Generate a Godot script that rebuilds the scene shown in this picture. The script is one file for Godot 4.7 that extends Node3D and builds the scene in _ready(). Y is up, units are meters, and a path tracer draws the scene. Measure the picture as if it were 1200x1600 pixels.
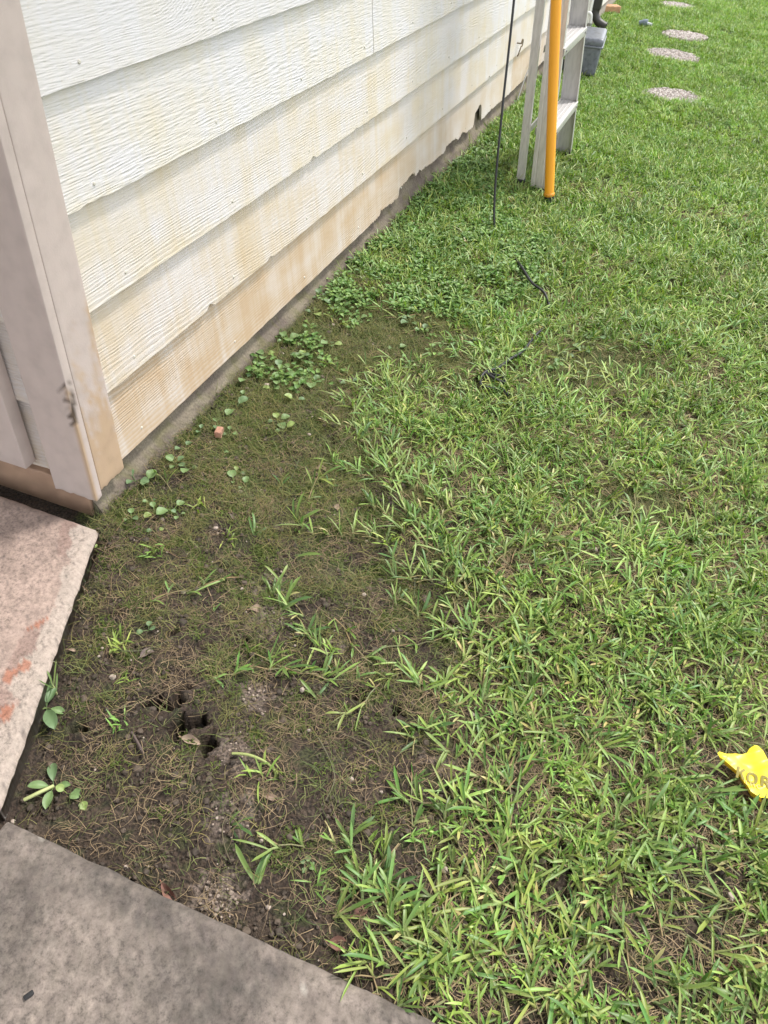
extends Node3D

# ---------------------------------------------------------------- camera solve (pixels of the 1200x1600 photograph)
const FOCAL := 1200.0
const EYE := Vector3(0, 1.12, 0)
const CAM_RIGHT := Vector3(0.92993073, 0.05639658, -0.36338446)
const CAM_DOWN := Vector3(0.28528383, -0.73416999, 0.61612301)
const CAM_AHEAD := Vector3(-0.23203873, -0.67661943, -0.69881627)

const WALL_X := -0.925      # outer face of the siding at its bottom laps
const TRIM_Z := -0.892      # front face of the corner trim
const SLAB_TOP := 0.03
const FAR_END := -6.46      # far end of the sided wall

var rng: RandomNumberGenerator = RandomNumberGenerator.new()
var n_low := FastNoiseLite.new()
var n_mid := FastNoiseLite.new()
var n_fine := FastNoiseLite.new()
var lawn_polygon := PackedVector2Array()
var clover_polygon := PackedVector2Array()
var bare_spots := []
var stones := []
var holes := []
var M := {}
var taken := {}

func pixel_ray(x: float, y: float) -> Vector3:
	return CAM_RIGHT * (x - 600.0) + CAM_DOWN * (y - 800.0) + CAM_AHEAD * FOCAL

func ground_at(x: float, y: float, h := 0.0) -> Vector3:
	var r := pixel_ray(x, y)
	return EYE + r * ((h - EYE.y) / r.y)

func on_ground(x: float, y: float) -> Vector3:
	var p := ground_at(x, y)
	for k in 2:
		p = ground_at(x, y, soil_height(p.x, p.z))
	return p

func wall_at(x: float, y: float, plane_x: float) -> Vector3:
	var r := pixel_ray(x, y)
	return EYE + r * (plane_x / r.x)

func lin(r: float, g: float, b: float) -> Color:   # linear base colour -> albedo_color
	return Color(r, g, b).linear_to_srgb()

# ---------------------------------------------------------------- object helpers
func numbered(called: String) -> String:
	var k: int = taken.get(called, 0)
	taken[called] = k + 1
	return called if k == 0 else "%s_%03d" % [called, k]

func tag(o: Node, label: String, category: String, group := "", kind := "") -> void:
	if label: o.set_meta("label", label)
	if category: o.set_meta("category", category)
	if group: o.set_meta("group", group)
	if kind: o.set_meta("kind", kind)

func thing(called: String, label: String, category: String, at := Vector3.ZERO, group := "") -> Node3D:
	var o := Node3D.new()
	o.name = numbered(called)
	add_child(o)
	o.position = at
	tag(o, label, category, group)
	return o

func part(called: String, mesh: Mesh, m: Material, parent: Node, t := Transform3D.IDENTITY) -> MeshInstance3D:
	var o := MeshInstance3D.new()
	o.name = called if parent != self else numbered(called)
	o.mesh = mesh
	o.material_override = m
	o.transform = t
	parent.add_child(o, true)
	return o

# ---------------------------------------------------------------- mesh helpers
func tool() -> SurfaceTool:
	var st := SurfaceTool.new()
	st.begin(Mesh.PRIMITIVE_TRIANGLES)
	return st

func done(st: SurfaceTool) -> ArrayMesh:
	st.generate_normals()
	st.index()
	return st.commit()

func emit(st: SurfaceTool, p: Vector3, c: Color, uv: Vector2, smooth: int) -> void:
	st.set_smooth_group(smooth)
	st.set_color(c)
	st.set_uv(uv)
	st.add_vertex(p)

# rows of points -> quads; seen from the side where rows go up and columns go right
func sheet(st: SurfaceTool, p: Array, c: Array, uv: Array, smooth := 0, turn := false) -> void:
	for i in p.size() - 1:
		var n: int = p[i].size()
		for j in n - 1:
			var q := [[i, j], [i + 1, j], [i + 1, j + 1], [i, j], [i + 1, j + 1], [i, j + 1]]
			if turn: q.reverse()
			for k in q:
				emit(st, p[k[0]][k[1]], c[k[0]][k[1]] if c else Color.WHITE, uv[k[0]][k[1]] if uv else Vector2.ZERO, smooth)

func cuts(h: float, b: float, step: float) -> PackedFloat32Array:
	var a := PackedFloat32Array([-h, -h + b * 0.45, -h + b])
	var span := 2.0 * (h - b)
	var n := maxi(1, int(ceil(span / step)))
	for k in range(1, n): a.append(-h + b + span * k / n)
	a.append_array([h - b, h - b * 0.45, h])
	return a

# rounded box of full size s; warp(p) moves points, tint(p) gives the colour
func rounded_box(s: Vector3, b: float, step: float, warp = null, tint = null) -> ArrayMesh:
	var st := tool()
	var h := s * 0.5
	var axes := [cuts(h.x, b, step), cuts(h.y, b, step), cuts(h.z, b, step)]
	for ax in 3:
		var u: int = (ax + 1) % 3
		var v: int = (ax + 2) % 3
		for side in [-1.0, 1.0]:
			var pts := []
			var cols := []
			var uvs := []
			for a in axes[v]:
				var row := []
				var crow := []
				var urow := []
				for e in axes[u]:
					var p := Vector3.ZERO
					p[ax] = h[ax] * side
					p[u] = e
					p[v] = a
					var inner := p.clamp(-h + Vector3.ONE * b, h - Vector3.ONE * b)
					var d := p - inner
					if d.length() > 1e-6: p = inner + d.normalized() * b
					var c: Color = tint.call(p) if tint else Color.WHITE
					if warp: p = warp.call(p)
					row.append(p)
					crow.append(c)
					urow.append(Vector2(p[u], p[v]))
				pts.append(row)
				cols.append(crow)
				uvs.append(urow)
			sheet(st, pts, cols, uvs, 0, side < 0)
	return done(st)

func tube(path: PackedVector3Array, radii, sides := 8, color := Color.WHITE, capped := true) -> ArrayMesh:
	var st := tool()
	add_tube(st, path, radii, sides, color, capped)
	return done(st)

func add_tube(st: SurfaceTool, path: PackedVector3Array, radii, sides := 8, color := Color.WHITE, capped := true) -> void:
	var rings := []
	var last := Vector3.ZERO
	for i in path.size():
		var d := (path[mini(i + 1, path.size() - 1)] - path[maxi(i - 1, 0)]).normalized()
		var side := d.cross(Vector3.UP if absf(d.y) < 0.9 else Vector3.RIGHT).normalized()
		if last != Vector3.ZERO:
			var s2 := last - d * last.dot(d)
			if s2.length() > 0.05: side = s2.normalized()
		last = side
		var up := side.cross(d)
		var ring := []
		var r: float = radii[i] if radii is Array or radii is PackedFloat32Array else radii
		for k in sides + 1:
			var a := TAU * k / sides
			ring.append(path[i] + (side * cos(a) + up * sin(a)) * r)
		rings.append(ring)
	var cols := []
	for ring in rings:
		var row := []
		for k in sides + 1: row.append(color)
		cols.append(row)
	sheet(st, rings, cols, [], 0, true)
	if capped:
		for e in [0, rings.size() - 1]:
			for k in sides:
				var tri := [path[e], rings[e][k], rings[e][k + 1]]
				if e != 0: tri = [path[e], rings[e][k + 1], rings[e][k]]
				for p in tri: emit(st, p, color, Vector2.ZERO, 7)

func curve_points(raw: Array, n: int) -> PackedVector3Array:
	var out := PackedVector3Array()
	for i in raw.size() - 1:
		var a: Vector3 = raw[maxi(i - 1, 0)]
		var b: Vector3 = raw[i]
		var c: Vector3 = raw[i + 1]
		var d: Vector3 = raw[mini(i + 2, raw.size() - 1)]
		for k in n:
			out.append(b.cubic_interpolate(c, a, d, float(k) / n))
	out.append(raw[raw.size() - 1])
	return out

# profile (closed, x-y) swept from a to b; local x follows xdir
func bar(profile: PackedVector2Array, a: Vector3, b: Vector3, xdir: Vector3) -> ArrayMesh:
	var st := tool()
	var d := (b - a).normalized()
	var x := (xdir - d * xdir.dot(d)).normalized()
	var y := d.cross(x)
	var n := profile.size()
	for i in n:
		var p := profile[i]
		var q := profile[(i + 1) % n]
		var quad := [[a + x * p.x + y * p.y, b + x * p.x + y * p.y], [a + x * q.x + y * q.y, b + x * q.x + y * q.y]]
		sheet(st, quad, [], [[Vector2(0, 0), Vector2(0, 1)], [Vector2(1, 0), Vector2(1, 1)]], i + 1, true)
	var tri := Geometry2D.triangulate_polygon(profile)
	for e in 2:
		var o: Vector3 = a if e == 0 else b
		for k in range(0, tri.size(), 3):
			for m in ([0, 1, 2] if e == 0 else [0, 2, 1]):
				var p := profile[tri[k + m]]
				emit(st, o + x * p.x + y * p.y, Color.WHITE, Vector2.ZERO, 100 + e)
	return done(st)

func rect(w: float, h: float) -> PackedVector2Array:
	return PackedVector2Array([Vector2(-w / 2, -h / 2), Vector2(w / 2, -h / 2), Vector2(w / 2, h / 2), Vector2(-w / 2, h / 2)])

func channel(w: float, f: float, t: float) -> PackedVector2Array:   # a C with ribs on its web
	return PackedVector2Array([Vector2(-w / 2, 0), Vector2(-w * 0.3, 0), Vector2(-w * 0.28, t * 0.5), Vector2(-w * 0.2, t * 0.5), Vector2(-w * 0.18, 0), Vector2(w * 0.18, 0), Vector2(w * 0.2, t * 0.5), Vector2(w * 0.28, t * 0.5), Vector2(w * 0.3, 0), Vector2(w / 2, 0),
		Vector2(w / 2, f), Vector2(w / 2 - t, f), Vector2(w / 2 - t, t), Vector2(-w / 2 + t, t), Vector2(-w / 2 + t, f), Vector2(-w / 2, f)])

# ---------------------------------------------------------------- textures
func noise(freq: float, octaves := 4, seed_ := 1, kind := FastNoiseLite.TYPE_SIMPLEX_SMOOTH) -> FastNoiseLite:
	var n := FastNoiseLite.new()
	n.noise_type = kind
	n.frequency = freq
	n.fractal_octaves = octaves
	n.fractal_type = FastNoiseLite.FRACTAL_FBM if octaves > 1 else FastNoiseLite.FRACTAL_NONE
	n.seed = seed_
	return n

func noise_texture(n: FastNoiseLite, ramp: Array, size := 512) -> ImageTexture:
	var im := n.get_seamless_image(size, size, false, false, 0.15)
	im.convert(Image.FORMAT_L8)
	var raw := im.get_data()
	var table := []
	for v in 256:
		var t := v / 255.0
		var c: Color = ramp[0][1]
		for k in ramp.size() - 1:
			if t >= ramp[k][0]:
				var s := clampf((t - ramp[k][0]) / maxf(1e-4, ramp[k + 1][0] - ramp[k][0]), 0, 1)
				c = ramp[k][1].lerp(ramp[k + 1][1], s)
		table.append([int(c.r * 255), int(c.g * 255), int(c.b * 255)])
	var out := PackedByteArray()
	out.resize(raw.size() * 3)
	for k in raw.size():
		var e: Array = table[raw[k]]
		out[k * 3] = e[0]
		out[k * 3 + 1] = e[1]
		out[k * 3 + 2] = e[2]
	return ImageTexture.create_from_image(with_mips(Image.create_from_data(size, size, false, Image.FORMAT_RGB8, out)))

func with_mips(im: Image) -> Image:
	im.generate_mipmaps()
	return im

func grey(v: float) -> Color:
	return Color(v, v, v)

func plain(color: Color, rough := 0.8, metal := 0.0) -> StandardMaterial3D:
	var m := StandardMaterial3D.new()
	m.albedo_color = color
	m.roughness = rough
	m.metallic = metal
	return m

func world_textured(color: Color, albedo: Texture2D, height: Texture2D, scale: float, relief: float, rough := 0.9, vertex := true) -> StandardMaterial3D:
	var m := plain(color, rough)
	m.vertex_color_use_as_albedo = vertex
	m.uv1_triplanar = true
	m.uv1_world_triplanar = true
	m.uv1_scale = Vector3.ONE * scale
	m.albedo_texture = albedo
	if height:
		m.heightmap_enabled = true
		m.heightmap_texture = height
		m.heightmap_scale = relief
	return m

# embossed wood grain: [colour texture, height texture] for one siding board, 3.66 m long
func board_textures(seed_: int, dirt: float, cream: float, wild: float, rough: float, knots: Array) -> Array:
	var w := 1280
	var h := 176
	var len_m := 3.66
	var tall := 0.2
	var field := noise(0.55, 2, seed_)
	var ripple := noise(5.0, 3, seed_ + 5)
	var patch := noise(1.0, 3, seed_ + 9)
	var fleck := noise(1.0, 2, seed_ + 13)
	var hb := PackedByteArray()
	hb.resize(w * h)
	var cb := PackedByteArray()
	cb.resize(w * h * 3)
	# vertical streaks: one value per column
	var streak := PackedFloat32Array()
	streak.resize(w)
	var tone := PackedFloat32Array()
	tone.resize(w)
	for x in w:
		var u := len_m * x / w
		streak[x] = patch.get_noise_2d(u * 9.0, 3.0) * 0.6 + patch.get_noise_2d(u * 40.0, 9.0) * 0.5
		tone[x] = patch.get_noise_2d(u * 2.2, 40.0)
	for y in h:
		var v := 1.0 - (float(y) + 0.5) / h
		for x in w:
			var u := len_m * x / w
			var g := v * 29.0 + field.get_noise_2d(u * 0.6, v * 1.1 + seed_) * (7.0 + 9.0 * wild) + ripple.get_noise_2d(u * 0.5, v * 0.5) * (0.3 + 0.8 * wild) + ripple.get_noise_2d(u * 1.7 + 9.0, v * 1.3) * (0.35 + 0.5 * rough)
			for k in knots:
				var dx: float = (u - k.x) / 0.13
				var dy: float = (v - k.y) / 0.33
				g += 7.0 * k.z * exp(-(dx * dx + dy * dy))
			var s := g - floorf(g)
			var ridge := (s / 0.7 if s < 0.7 else (1.0 - s) / 0.3)
			var fine := ripple.get_noise_2d(u * 3.0, v * 9.0)
			var big := field.get_noise_2d(u * 0.8 + 30.0, v * 3.0)
			var height := 0.5 + (ridge - 0.5) * clampf(0.5 + big * 1.0, 0.06, 0.8) * clampf(0.75 + ripple.get_noise_2d(u * 1.1 + 40.0, v * 3.5) * 1.4, 0.15, 1.15) * (1.0 - 0.55 * rough) + fine * (0.22 + 0.5 * rough)
			hb[y * w + x] = int(clampf(height, 0, 1) * 255)
			# paint, worn and soiled: grain-bound dirt, runs and blotches
			var blot := patch.get_noise_2d(u * 5.0, v * 1.7) * 0.7 + streak[x] * 0.8 + tone[x] * 0.5
			var d := clampf((dirt * (0.8 + 0.45 * blot) + dirt * (0.5 - ridge) * 0.35) * (1.0 - 0.45 * smoothstep(1.1, 2.6, u + tone[x] * 0.8)), 0, 1)
			var yel := clampf(cream * (0.42 + 1.2 * blot), 0, 1)
			var f := fleck.get_noise_2d(u * 110.0, v * 22.0)
			if f > 0.62: d = minf(1.0, d + (f - 0.62) * 1.2)
			var lowest := 1.0 if v < 0.045 + 0.03 * blot else 0.0
			yel = minf(1.0, yel + lowest * 0.25 * cream)
			var r := lerpf(0.825, 0.71, d)
			var gg := lerpf(lerpf(0.818, 0.79, yel), 0.615, d)
			var b := lerpf(lerpf(0.828, 0.70, yel), 0.505, d)
			var i := (y * w + x) * 3
			cb[i] = int(r * 255)
			cb[i + 1] = int(gg * 255)
			cb[i + 2] = int(b * 255)
	return [ImageTexture.create_from_image(with_mips(Image.create_from_data(w, h, false, Image.FORMAT_RGB8, cb))), ImageTexture.create_from_image(with_mips(Image.create_from_data(w, h, false, Image.FORMAT_L8, hb)))]

func board_material(t: Array, tint: Color) -> StandardMaterial3D:
	var m := plain(tint, 0.62)
	m.albedo_texture = t[0]
	m.heightmap_enabled = true
	m.heightmap_texture = t[1]
	m.heightmap_scale = 0.15
	m.vertex_color_use_as_albedo = true
	return m

# ---------------------------------------------------------------- ground shape and masks
func soil_height(x: float, z: float) -> float:
	var y := n_low.get_noise_2d(x, z) * 0.02 + n_mid.get_noise_2d(x, z) * 0.006
	var near_house := clampf((x - WALL_X) / 0.3, 0, 1)
	y = y * (0.35 + 0.65 * near_house)
	# lower beside the two slabs, where the earth stands under their edges
	var along := clampf((z + 0.3) / 0.25, -1, 0)
	y -= 0.008 * (1.0 + along)
	if x > -1.0 and x < 0.8 and z > -2.7 and z < -0.15:
		y += n_fine.get_noise_2d(x, z) * 0.003 + maxf(0.0, n_fine.get_noise_2d(x * 0.35 + 5.0, z * 0.35)) * 0.006
	return y

func setup_masks() -> void:
	n_low = noise(1.3, 2, 11)
	n_mid = noise(9.0, 3, 12)
	n_fine = noise(60.0, 3, 13)
	for p in [[700, 1680], [640, 1590], [615, 1530], [600, 1470], [560, 1400], [640, 1375], [705, 1300], [770, 1215], [715, 1150], [650, 1090], [735, 1010], [725, 930], [665, 860], [695, 800], [610, 735], [555, 655], [535, 605], [600, 570], [700, 605], [745, 560], [700, 505], [640, 475], [570, 455], [515, 440], [585, 372]]:
		var g := ground_at(p[0], p[1])
		lawn_polygon.append(Vector2(g.x, g.z))
	lawn_polygon.append_array([Vector2(WALL_X + 0.005, -2.7), Vector2(WALL_X + 0.005, -14), Vector2(5, -14), Vector2(5, 0.0), Vector2(0.15, -0.3)])
	for p in [[495, 470], [590, 350], [690, 262], [760, 240], [800, 310], [850, 380], [840, 450], [740, 505], [620, 490]]:
		var g := ground_at(p[0], p[1])
		clover_polygon.append(Vector2(g.x, g.z))
	# pixel, radius in metres across and along, strength
	for s in [[905, 585, 0.17, 0.14, 1.0], [985, 562, 0.14, 0.08, 0.95], [980, 785, 0.10, 0.07, 0.9], [860, 760, 0.06, 0.05, 0.6], [1000, 920, 0.05, 0.05, 0.6], [1085, 1420, 0.075, 0.06, 0.95], [1035, 1500, 0.09, 0.06, 0.8], [1135, 440, 0.07, 0.07, 0.85], [870, 880, 0.07, 0.04, 0.6], [950, 905, 0.05, 0.04, 0.7], [1165, 1195, 0.07, 0.05, 0.7], [830, 1250, 0.08, 0.04, 0.5], [800, 1400, 0.06, 0.05, 0.6], [1020, 660, 0.05, 0.05, 0.7], [740, 250, 0.1, 0.3, 0.6], [690, 555, 0.1, 0.1, 0.7], [1100, 575, 0.05, 0.06, 0.6]]:
		var g := ground_at(s[0], s[1])
		bare_spots.append([g.x, g.z, s[2], s[3], s[4]])
	for s in [[1052, 153, 0.15], [1047, 88, 0.168], [1070, 57, 0.155], [1056, 10, 0.15]]:
		var g := ground_at(s[0], s[1])
		stones.append(Vector3(g.x, g.z, s[2]))

func lawn_density(x: float, z: float) -> float:
	var p := Vector2(x, z)
	var wob := n_low.get_noise_2d(x * 6.0, z * 6.0) * 0.05
	var inside := Geometry2D.is_point_in_polygon(p, lawn_polygon)
	var d := 1e9
	if z > -2.9 and x < 0.45:
		for i in 27:
			var q := Geometry2D.get_closest_point_to_segment(p, lawn_polygon[i], lawn_polygon[(i + 1) % lawn_polygon.size()])
			d = minf(d, q.distance_squared_to(p))
		d = sqrt(d)
	else:
		d = 1.0
	if not inside: d = -d
	var v := smoothstep(-0.085, 0.14, d + wob)
	var gaps := n_low.get_noise_2d(x * 9.0 + 50.0, z * 9.0)
	var near := clampf((z + 3.0) / 1.6, 0, 1)
	v *= 1.0 - near * clampf(gaps * 1.6 + 0.18, 0, 0.92)
	for b in bare_spots:
		var e := Vector2((x - b[0]) / b[2], (z - b[1]) / b[3]).length() + wob * 6.0
		if e < 1.3: v *= 1.0 - b[4] * smoothstep(1.3, 0.6, e)
	if x > -0.88 and z > -2.3 and z < -0.4: v = maxf(v, 0.012)
	return clampf(v, 0, 1)

func off_soil(x: float, z: float) -> bool:   # under the house, the slabs, the stepping stones or the box
	if z < -4.6:
		for s in stones:
			if Vector2(x - s.x, z - s.y).length() < s.z: return true
		if absf(x + 0.745) < 0.1 and absf(z + 5.4) < 0.17: return true
	if x < WALL_X + 0.015 and z < TRIM_Z + 0.04: return true
	if z > -0.285: return true
	if z > -0.85 and x < lerpf(-0.87, -0.655, clampf((z + 0.839) / 0.51, 0, 1)) + 0.008: return true
	return z > -0.86 and x < -0.9

func in_hole(x: float, z: float) -> bool:
	for p in holes:
		if absf(x - p[0]) < p[2] * 1.2 and absf(z - p[1]) < p[2] * 1.2: return true
	return false

# ---------------------------------------------------------------- leaves and blades
func add_blade(st: SurfaceTool, at: Vector3, yaw: float, lift: float, length: float, width: float, bend: float, c0: Color, c1: Color, segments := 4, fold := 0.25, hair := false) -> void:
	var dir := Vector3(cos(yaw), 0, sin(yaw))
	var side := Vector3(-sin(yaw), 0, cos(yaw))
	var p := at
	var rows := []
	var cols := []
	var a := lift
	for i in segments + 1:
		var t := float(i) / segments
		var w := width * 0.5
		if hair: w *= 1.0 - 0.75 * t
		else: w *= (0.5 + 1.6 * t if t < 0.3 else 1.0) * (1.0 if t < 0.72 else sqrt(maxf(0.0, 1.0 - pow((t - 0.72) / 0.28, 2.0))))
		var up := dir * -sin(a) + Vector3.UP * cos(a)
		var c := c0.lerp(c1, smoothstep(0.0, 0.35, t))
		if hair:
			rows.append([p - side * w, p + side * w])
			cols.append([c, c])
		else:
			rows.append([p - side * w + up * w * fold * 2.0, p, p + side * w + up * w * fold * 2.0])
			cols.append([c, c * Color(0.93, 0.97, 0.93), c])
		p += (dir * cos(a) + Vector3.UP * sin(a)) * (length / segments)
		if hair:
			var curl := sin(length * 91731.0) * 0.42 + sin(width * 7.1e5 + i * 2.3) * 0.25
			dir = dir.rotated(Vector3.UP, curl)
			side = side.rotated(Vector3.UP, curl)
		a -= bend / segments
	sheet(st, rows, cols, [], 0, true)

func sprig_mesh(seed_: int, blades: int, size: float, upright: float) -> ArrayMesh:
	var r: RandomNumberGenerator = RandomNumberGenerator.new()
	r.seed = seed_
	var st := tool()
	var stem_len := size * r.randf_range(0.25, 0.5)
	var lean := r.randf_range(0.25, 0.75) * upright
	var dir := Vector3(cos(lean), sin(lean), 0)
	var pale := Color(0.33, 0.40, 0.16)
	add_tube(st, PackedVector3Array([Vector3(0, -0.004, 0), dir * stem_len * 0.5, dir * stem_len]), [0.0021, 0.0019, 0.0012], 5, pale, false)
	for k in blades:
		var t := (k + 0.6) / blades
		var flip := 1.0 if k % 2 == 0 else -1.0
		var yaw := flip * r.randf_range(-0.1, 1.3) * (1.15 - 0.5 * t)
		var len_b := size * r.randf_range(0.4, 1.1)
		var shade := r.randf_range(0.8, 1.2)
		var green := Color(0.112, 0.220, 0.055).lerp(Color(0.312, 0.400, 0.108), r.randf())
		if r.randf() < 0.09: green = Color(0.42, 0.38, 0.17)
		add_blade(st, dir * stem_len * t, yaw, lean + r.randf_range(-0.45, 0.6), len_b, r.randf_range(0.0022, 0.0047), r.randf_range(-0.3, 1.1), pale * 0.9, green * shade, 4, r.randf_range(0.12, 0.4))
	return done(st)

func tuft_mesh(seed_: int, blades: int, size: float, width: float, spread: float, c0: Color, c1: Color, lift_lo: float, lift_hi: float, hair := true) -> ArrayMesh:
	var r: RandomNumberGenerator = RandomNumberGenerator.new()
	r.seed = seed_
	var st := tool()
	for k in blades:
		var yaw := r.randf() * TAU
		var at := Vector3(r.randf_range(-1, 1), 0, r.randf_range(-1, 1)) * spread
		var c := c0.lerp(c1, r.randf()) * r.randf_range(0.75, 1.25)
		add_blade(st, at, yaw, r.randf_range(lift_lo, lift_hi), size * r.randf_range(0.5, 1.2), width * r.randf_range(0.7, 1.3), r.randf_range(0.1, 1.3), c, c, 4 if hair else 3, 0.2, hair)
	return done(st)

# an oval leaf on a stalk, lying along +x from the origin
func leaf_mesh(seed_: int, length: float, width: float, stalk: float, lift: float, cup: float, tip: float, color: Color, wave := 0.0) -> ArrayMesh:
	var r: RandomNumberGenerator = RandomNumberGenerator.new()
	r.seed = seed_
	var st := tool()
	var rows := []
	var cols := []
	var start := Vector3(stalk * cos(lift), stalk * sin(lift), 0)
	if stalk > 0.002:
		add_tube(st, PackedVector3Array([Vector3.ZERO, start * 0.5 + Vector3(0, stalk * 0.05, 0), start]), 0.0009, 5, color * Color(1.15, 1.05, 0.9), false)
	var n := 8
	var a := lift * 0.5
	var p := start
	var ph := r.randf() * TAU
	for i in n + 1:
		var t := float(i) / n
		var w := width * 0.5 * pow(sin(PI * clampf(pow(t, 0.8 + tip), 0.0, 1.0)), 0.65)
		var row := []
		var crow := []
		for j in 5:
			var s := (j - 2) / 2.0
			var y := cup * w * s * s + sin(t * 7.0 + ph + s * 2.0) * wave * w - (0.0008 if j == 2 else 0.0)
			row.append(p + Vector3(0, y, s * w))
			crow.append(color * (1.12 if j == 2 else 0.97 + 0.06 * sin(t * 20.0 + s * 5.0)))
		rows.append(row)
		cols.append(crow)
		p += Vector3(cos(a), sin(a), 0) * length / n
		a -= 0.09
	sheet(st, rows, cols, [], 0, true)
	return done(st)

func leaf_material(shine := 0.5) -> StandardMaterial3D:
	var m := plain(Color.WHITE, shine)
	m.vertex_color_use_as_albedo = true
	m.cull_mode = BaseMaterial3D.CULL_DISABLED
	m.backlight_enabled = true
	m.backlight = Color(0.62, 0.72, 0.30)
	return m

# a heap of copies as one uncountable object: meshes[i] is placed at every entry of spots[i]
func scatter(called: String, label: String, category: String, child: String, meshes: Array, spots: Array, m: Material) -> void:
	var o := thing(called, label, category)
	o.set_meta("kind", "stuff")
	for i in meshes.size():
		if spots[i].is_empty(): continue
		var mm := MultiMesh.new()
		mm.transform_format = MultiMesh.TRANSFORM_3D
		mm.use_colors = true
		mm.mesh = meshes[i]
		mm.instance_count = spots[i].size()
		for k in spots[i].size():
			mm.set_instance_transform(k, spots[i][k][0])
			mm.set_instance_color(k, spots[i][k][1])
		var mi := MultiMeshInstance3D.new()
		mi.name = child
		mi.multimesh = mm
		mi.material_override = m
		mi.set_meta("kind", "stuff")
		o.add_child(mi, true)

func pose(at: Vector3, yaw: float, tilt: float, size: float) -> Transform3D:
	var b := Basis(Vector3.UP, yaw) * Basis(Vector3.RIGHT, tilt * 0.7) * Basis(Vector3.BACK, tilt)
	return Transform3D(b.scaled(Vector3.ONE * size), at)

# ================================================================ scene
func _ready() -> void:
	rng.seed = 20240611
	light_and_camera()
	setup_masks()
	materials()
	build_ground()
	build_slabs()
	build_house()
	build_ladder()
	build_small_objects()
	build_stepping_stones()
	build_wrapper()
	build_weeds()
	build_litter()
	build_lawn()

func light_and_camera() -> void:
	var cam := Camera3D.new()
	cam.name = "camera"
	cam.fov = rad_to_deg(2.0 * atan(800.0 / FOCAL))
	cam.near = 0.05
	cam.far = 400.0
	cam.transform = Transform3D(Basis(CAM_RIGHT, -CAM_DOWN, -CAM_AHEAD), EYE)
	add_child(cam)
	cam.current = true
	var sky_material := ProceduralSkyMaterial.new()
	sky_material.sky_top_color = Color(0.86, 0.875, 0.90)
	sky_material.sky_horizon_color = Color(0.88, 0.88, 0.88)
	sky_material.sky_curve = 0.2
	sky_material.ground_bottom_color = Color(0.30, 0.32, 0.25)
	sky_material.ground_horizon_color = Color(0.55, 0.57, 0.50)
	var sky := Sky.new()
	sky.sky_material = sky_material
	var env := Environment.new()
	env.background_mode = Environment.BG_SKY
	env.sky = sky
	env.background_energy_multiplier = 1.0
	env.tonemap_mode = Environment.TONE_MAPPER_LINEAR
	env.tonemap_exposure = 2.9
	env.sdfgi_enabled = true
	env.ssao_enabled = true
	env.ssil_enabled = true
	var we := WorldEnvironment.new()
	we.name = "environment"
	we.environment = env
	add_child(we)
	var sun := DirectionalLight3D.new()
	sun.name = "sun"
	sun.light_energy = 0.5
	sun.light_angular_distance = 10.0
	sun.light_color = Color(1.0, 0.98, 0.95)
	sun.shadow_enabled = true
	sun.basis = Basis.looking_at(-Vector3(0.26, 0.86, -0.42).normalized(), Vector3.UP)
	add_child(sun)

func materials() -> void:
	var grain := noise_texture(noise(0.055, 5, 31), [[0.0, grey(0.3)], [0.35, grey(0.62)], [0.55, grey(0.88)], [1.0, grey(1.0)]], 512)
	var bump := noise_texture(noise(0.05, 5, 32), [[0.0, grey(0.0)], [1.0, grey(1.0)]], 512)
	var grit := noise(0.045, 5, 33)
	grit.fractal_gain = 0.85
	var speck := noise_texture(grit, [[0.0, grey(0.5)], [0.25, grey(0.74)], [0.42, grey(0.86)], [0.6, grey(0.93)], [0.8, grey(1.0)], [1.0, grey(1.0)]], 1024)
	var speck_bump := noise_texture(noise(0.2, 3, 34), [[0.0, grey(0.0)], [1.0, grey(1.0)]], 512)
	M.soil = world_textured(Color.WHITE, grain, bump, 4.5, 0.5, 0.95)
	M.concrete = world_textured(Color(1.0, 1.0, 1.0), speck, speck, 1.7, 0.12, 0.93)
	M.foundation = world_textured(Color.WHITE, speck, bump, 3.0, 0.35, 0.95)
	M.trim = world_textured(Color.WHITE, noise_texture(noise(0.03, 4, 35), [[0.0, grey(0.93)], [0.5, grey(0.98)], [1.0, grey(1.0)]], 256), speck_bump, 2.4, 0.02, 0.65)
	M.aluminium = plain(lin(0.62, 0.60, 0.59), 0.42, 0.55)
	M.aluminium.albedo_texture = noise_texture(noise(0.05, 4, 41), [[0.0, grey(0.88)], [0.5, grey(0.96)], [1.0, grey(1.0)]], 256)
	M.aluminium.uv1_triplanar = true
	M.aluminium.uv1_scale = Vector3(6, 1.2, 6)
	M.rubber = plain(lin(0.012, 0.012, 0.013), 0.7)
	M.cable = plain(lin(0.012, 0.012, 0.014), 0.55)
	M.yellow_paint = plain(lin(0.80, 0.34, 0.018), 0.5)
	M.bin = world_textured(Color.WHITE, noise_texture(noise(0.04, 5, 43), [[0.0, grey(0.7)], [0.45, grey(0.93)], [1.0, grey(1.0)]], 256), null, 3.0, 0.0, 0.3)
	M.vertex = plain(Color.WHITE, 0.8)
	M.vertex.vertex_color_use_as_albedo = true
	M.leaf = leaf_material(0.5)
	M.dry = leaf_material(0.85)
	M.dry.backlight = Color(0.2, 0.18, 0.12)
	M.grass = leaf_material(0.42)
	M.thin_grass = leaf_material(0.7)

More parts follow.
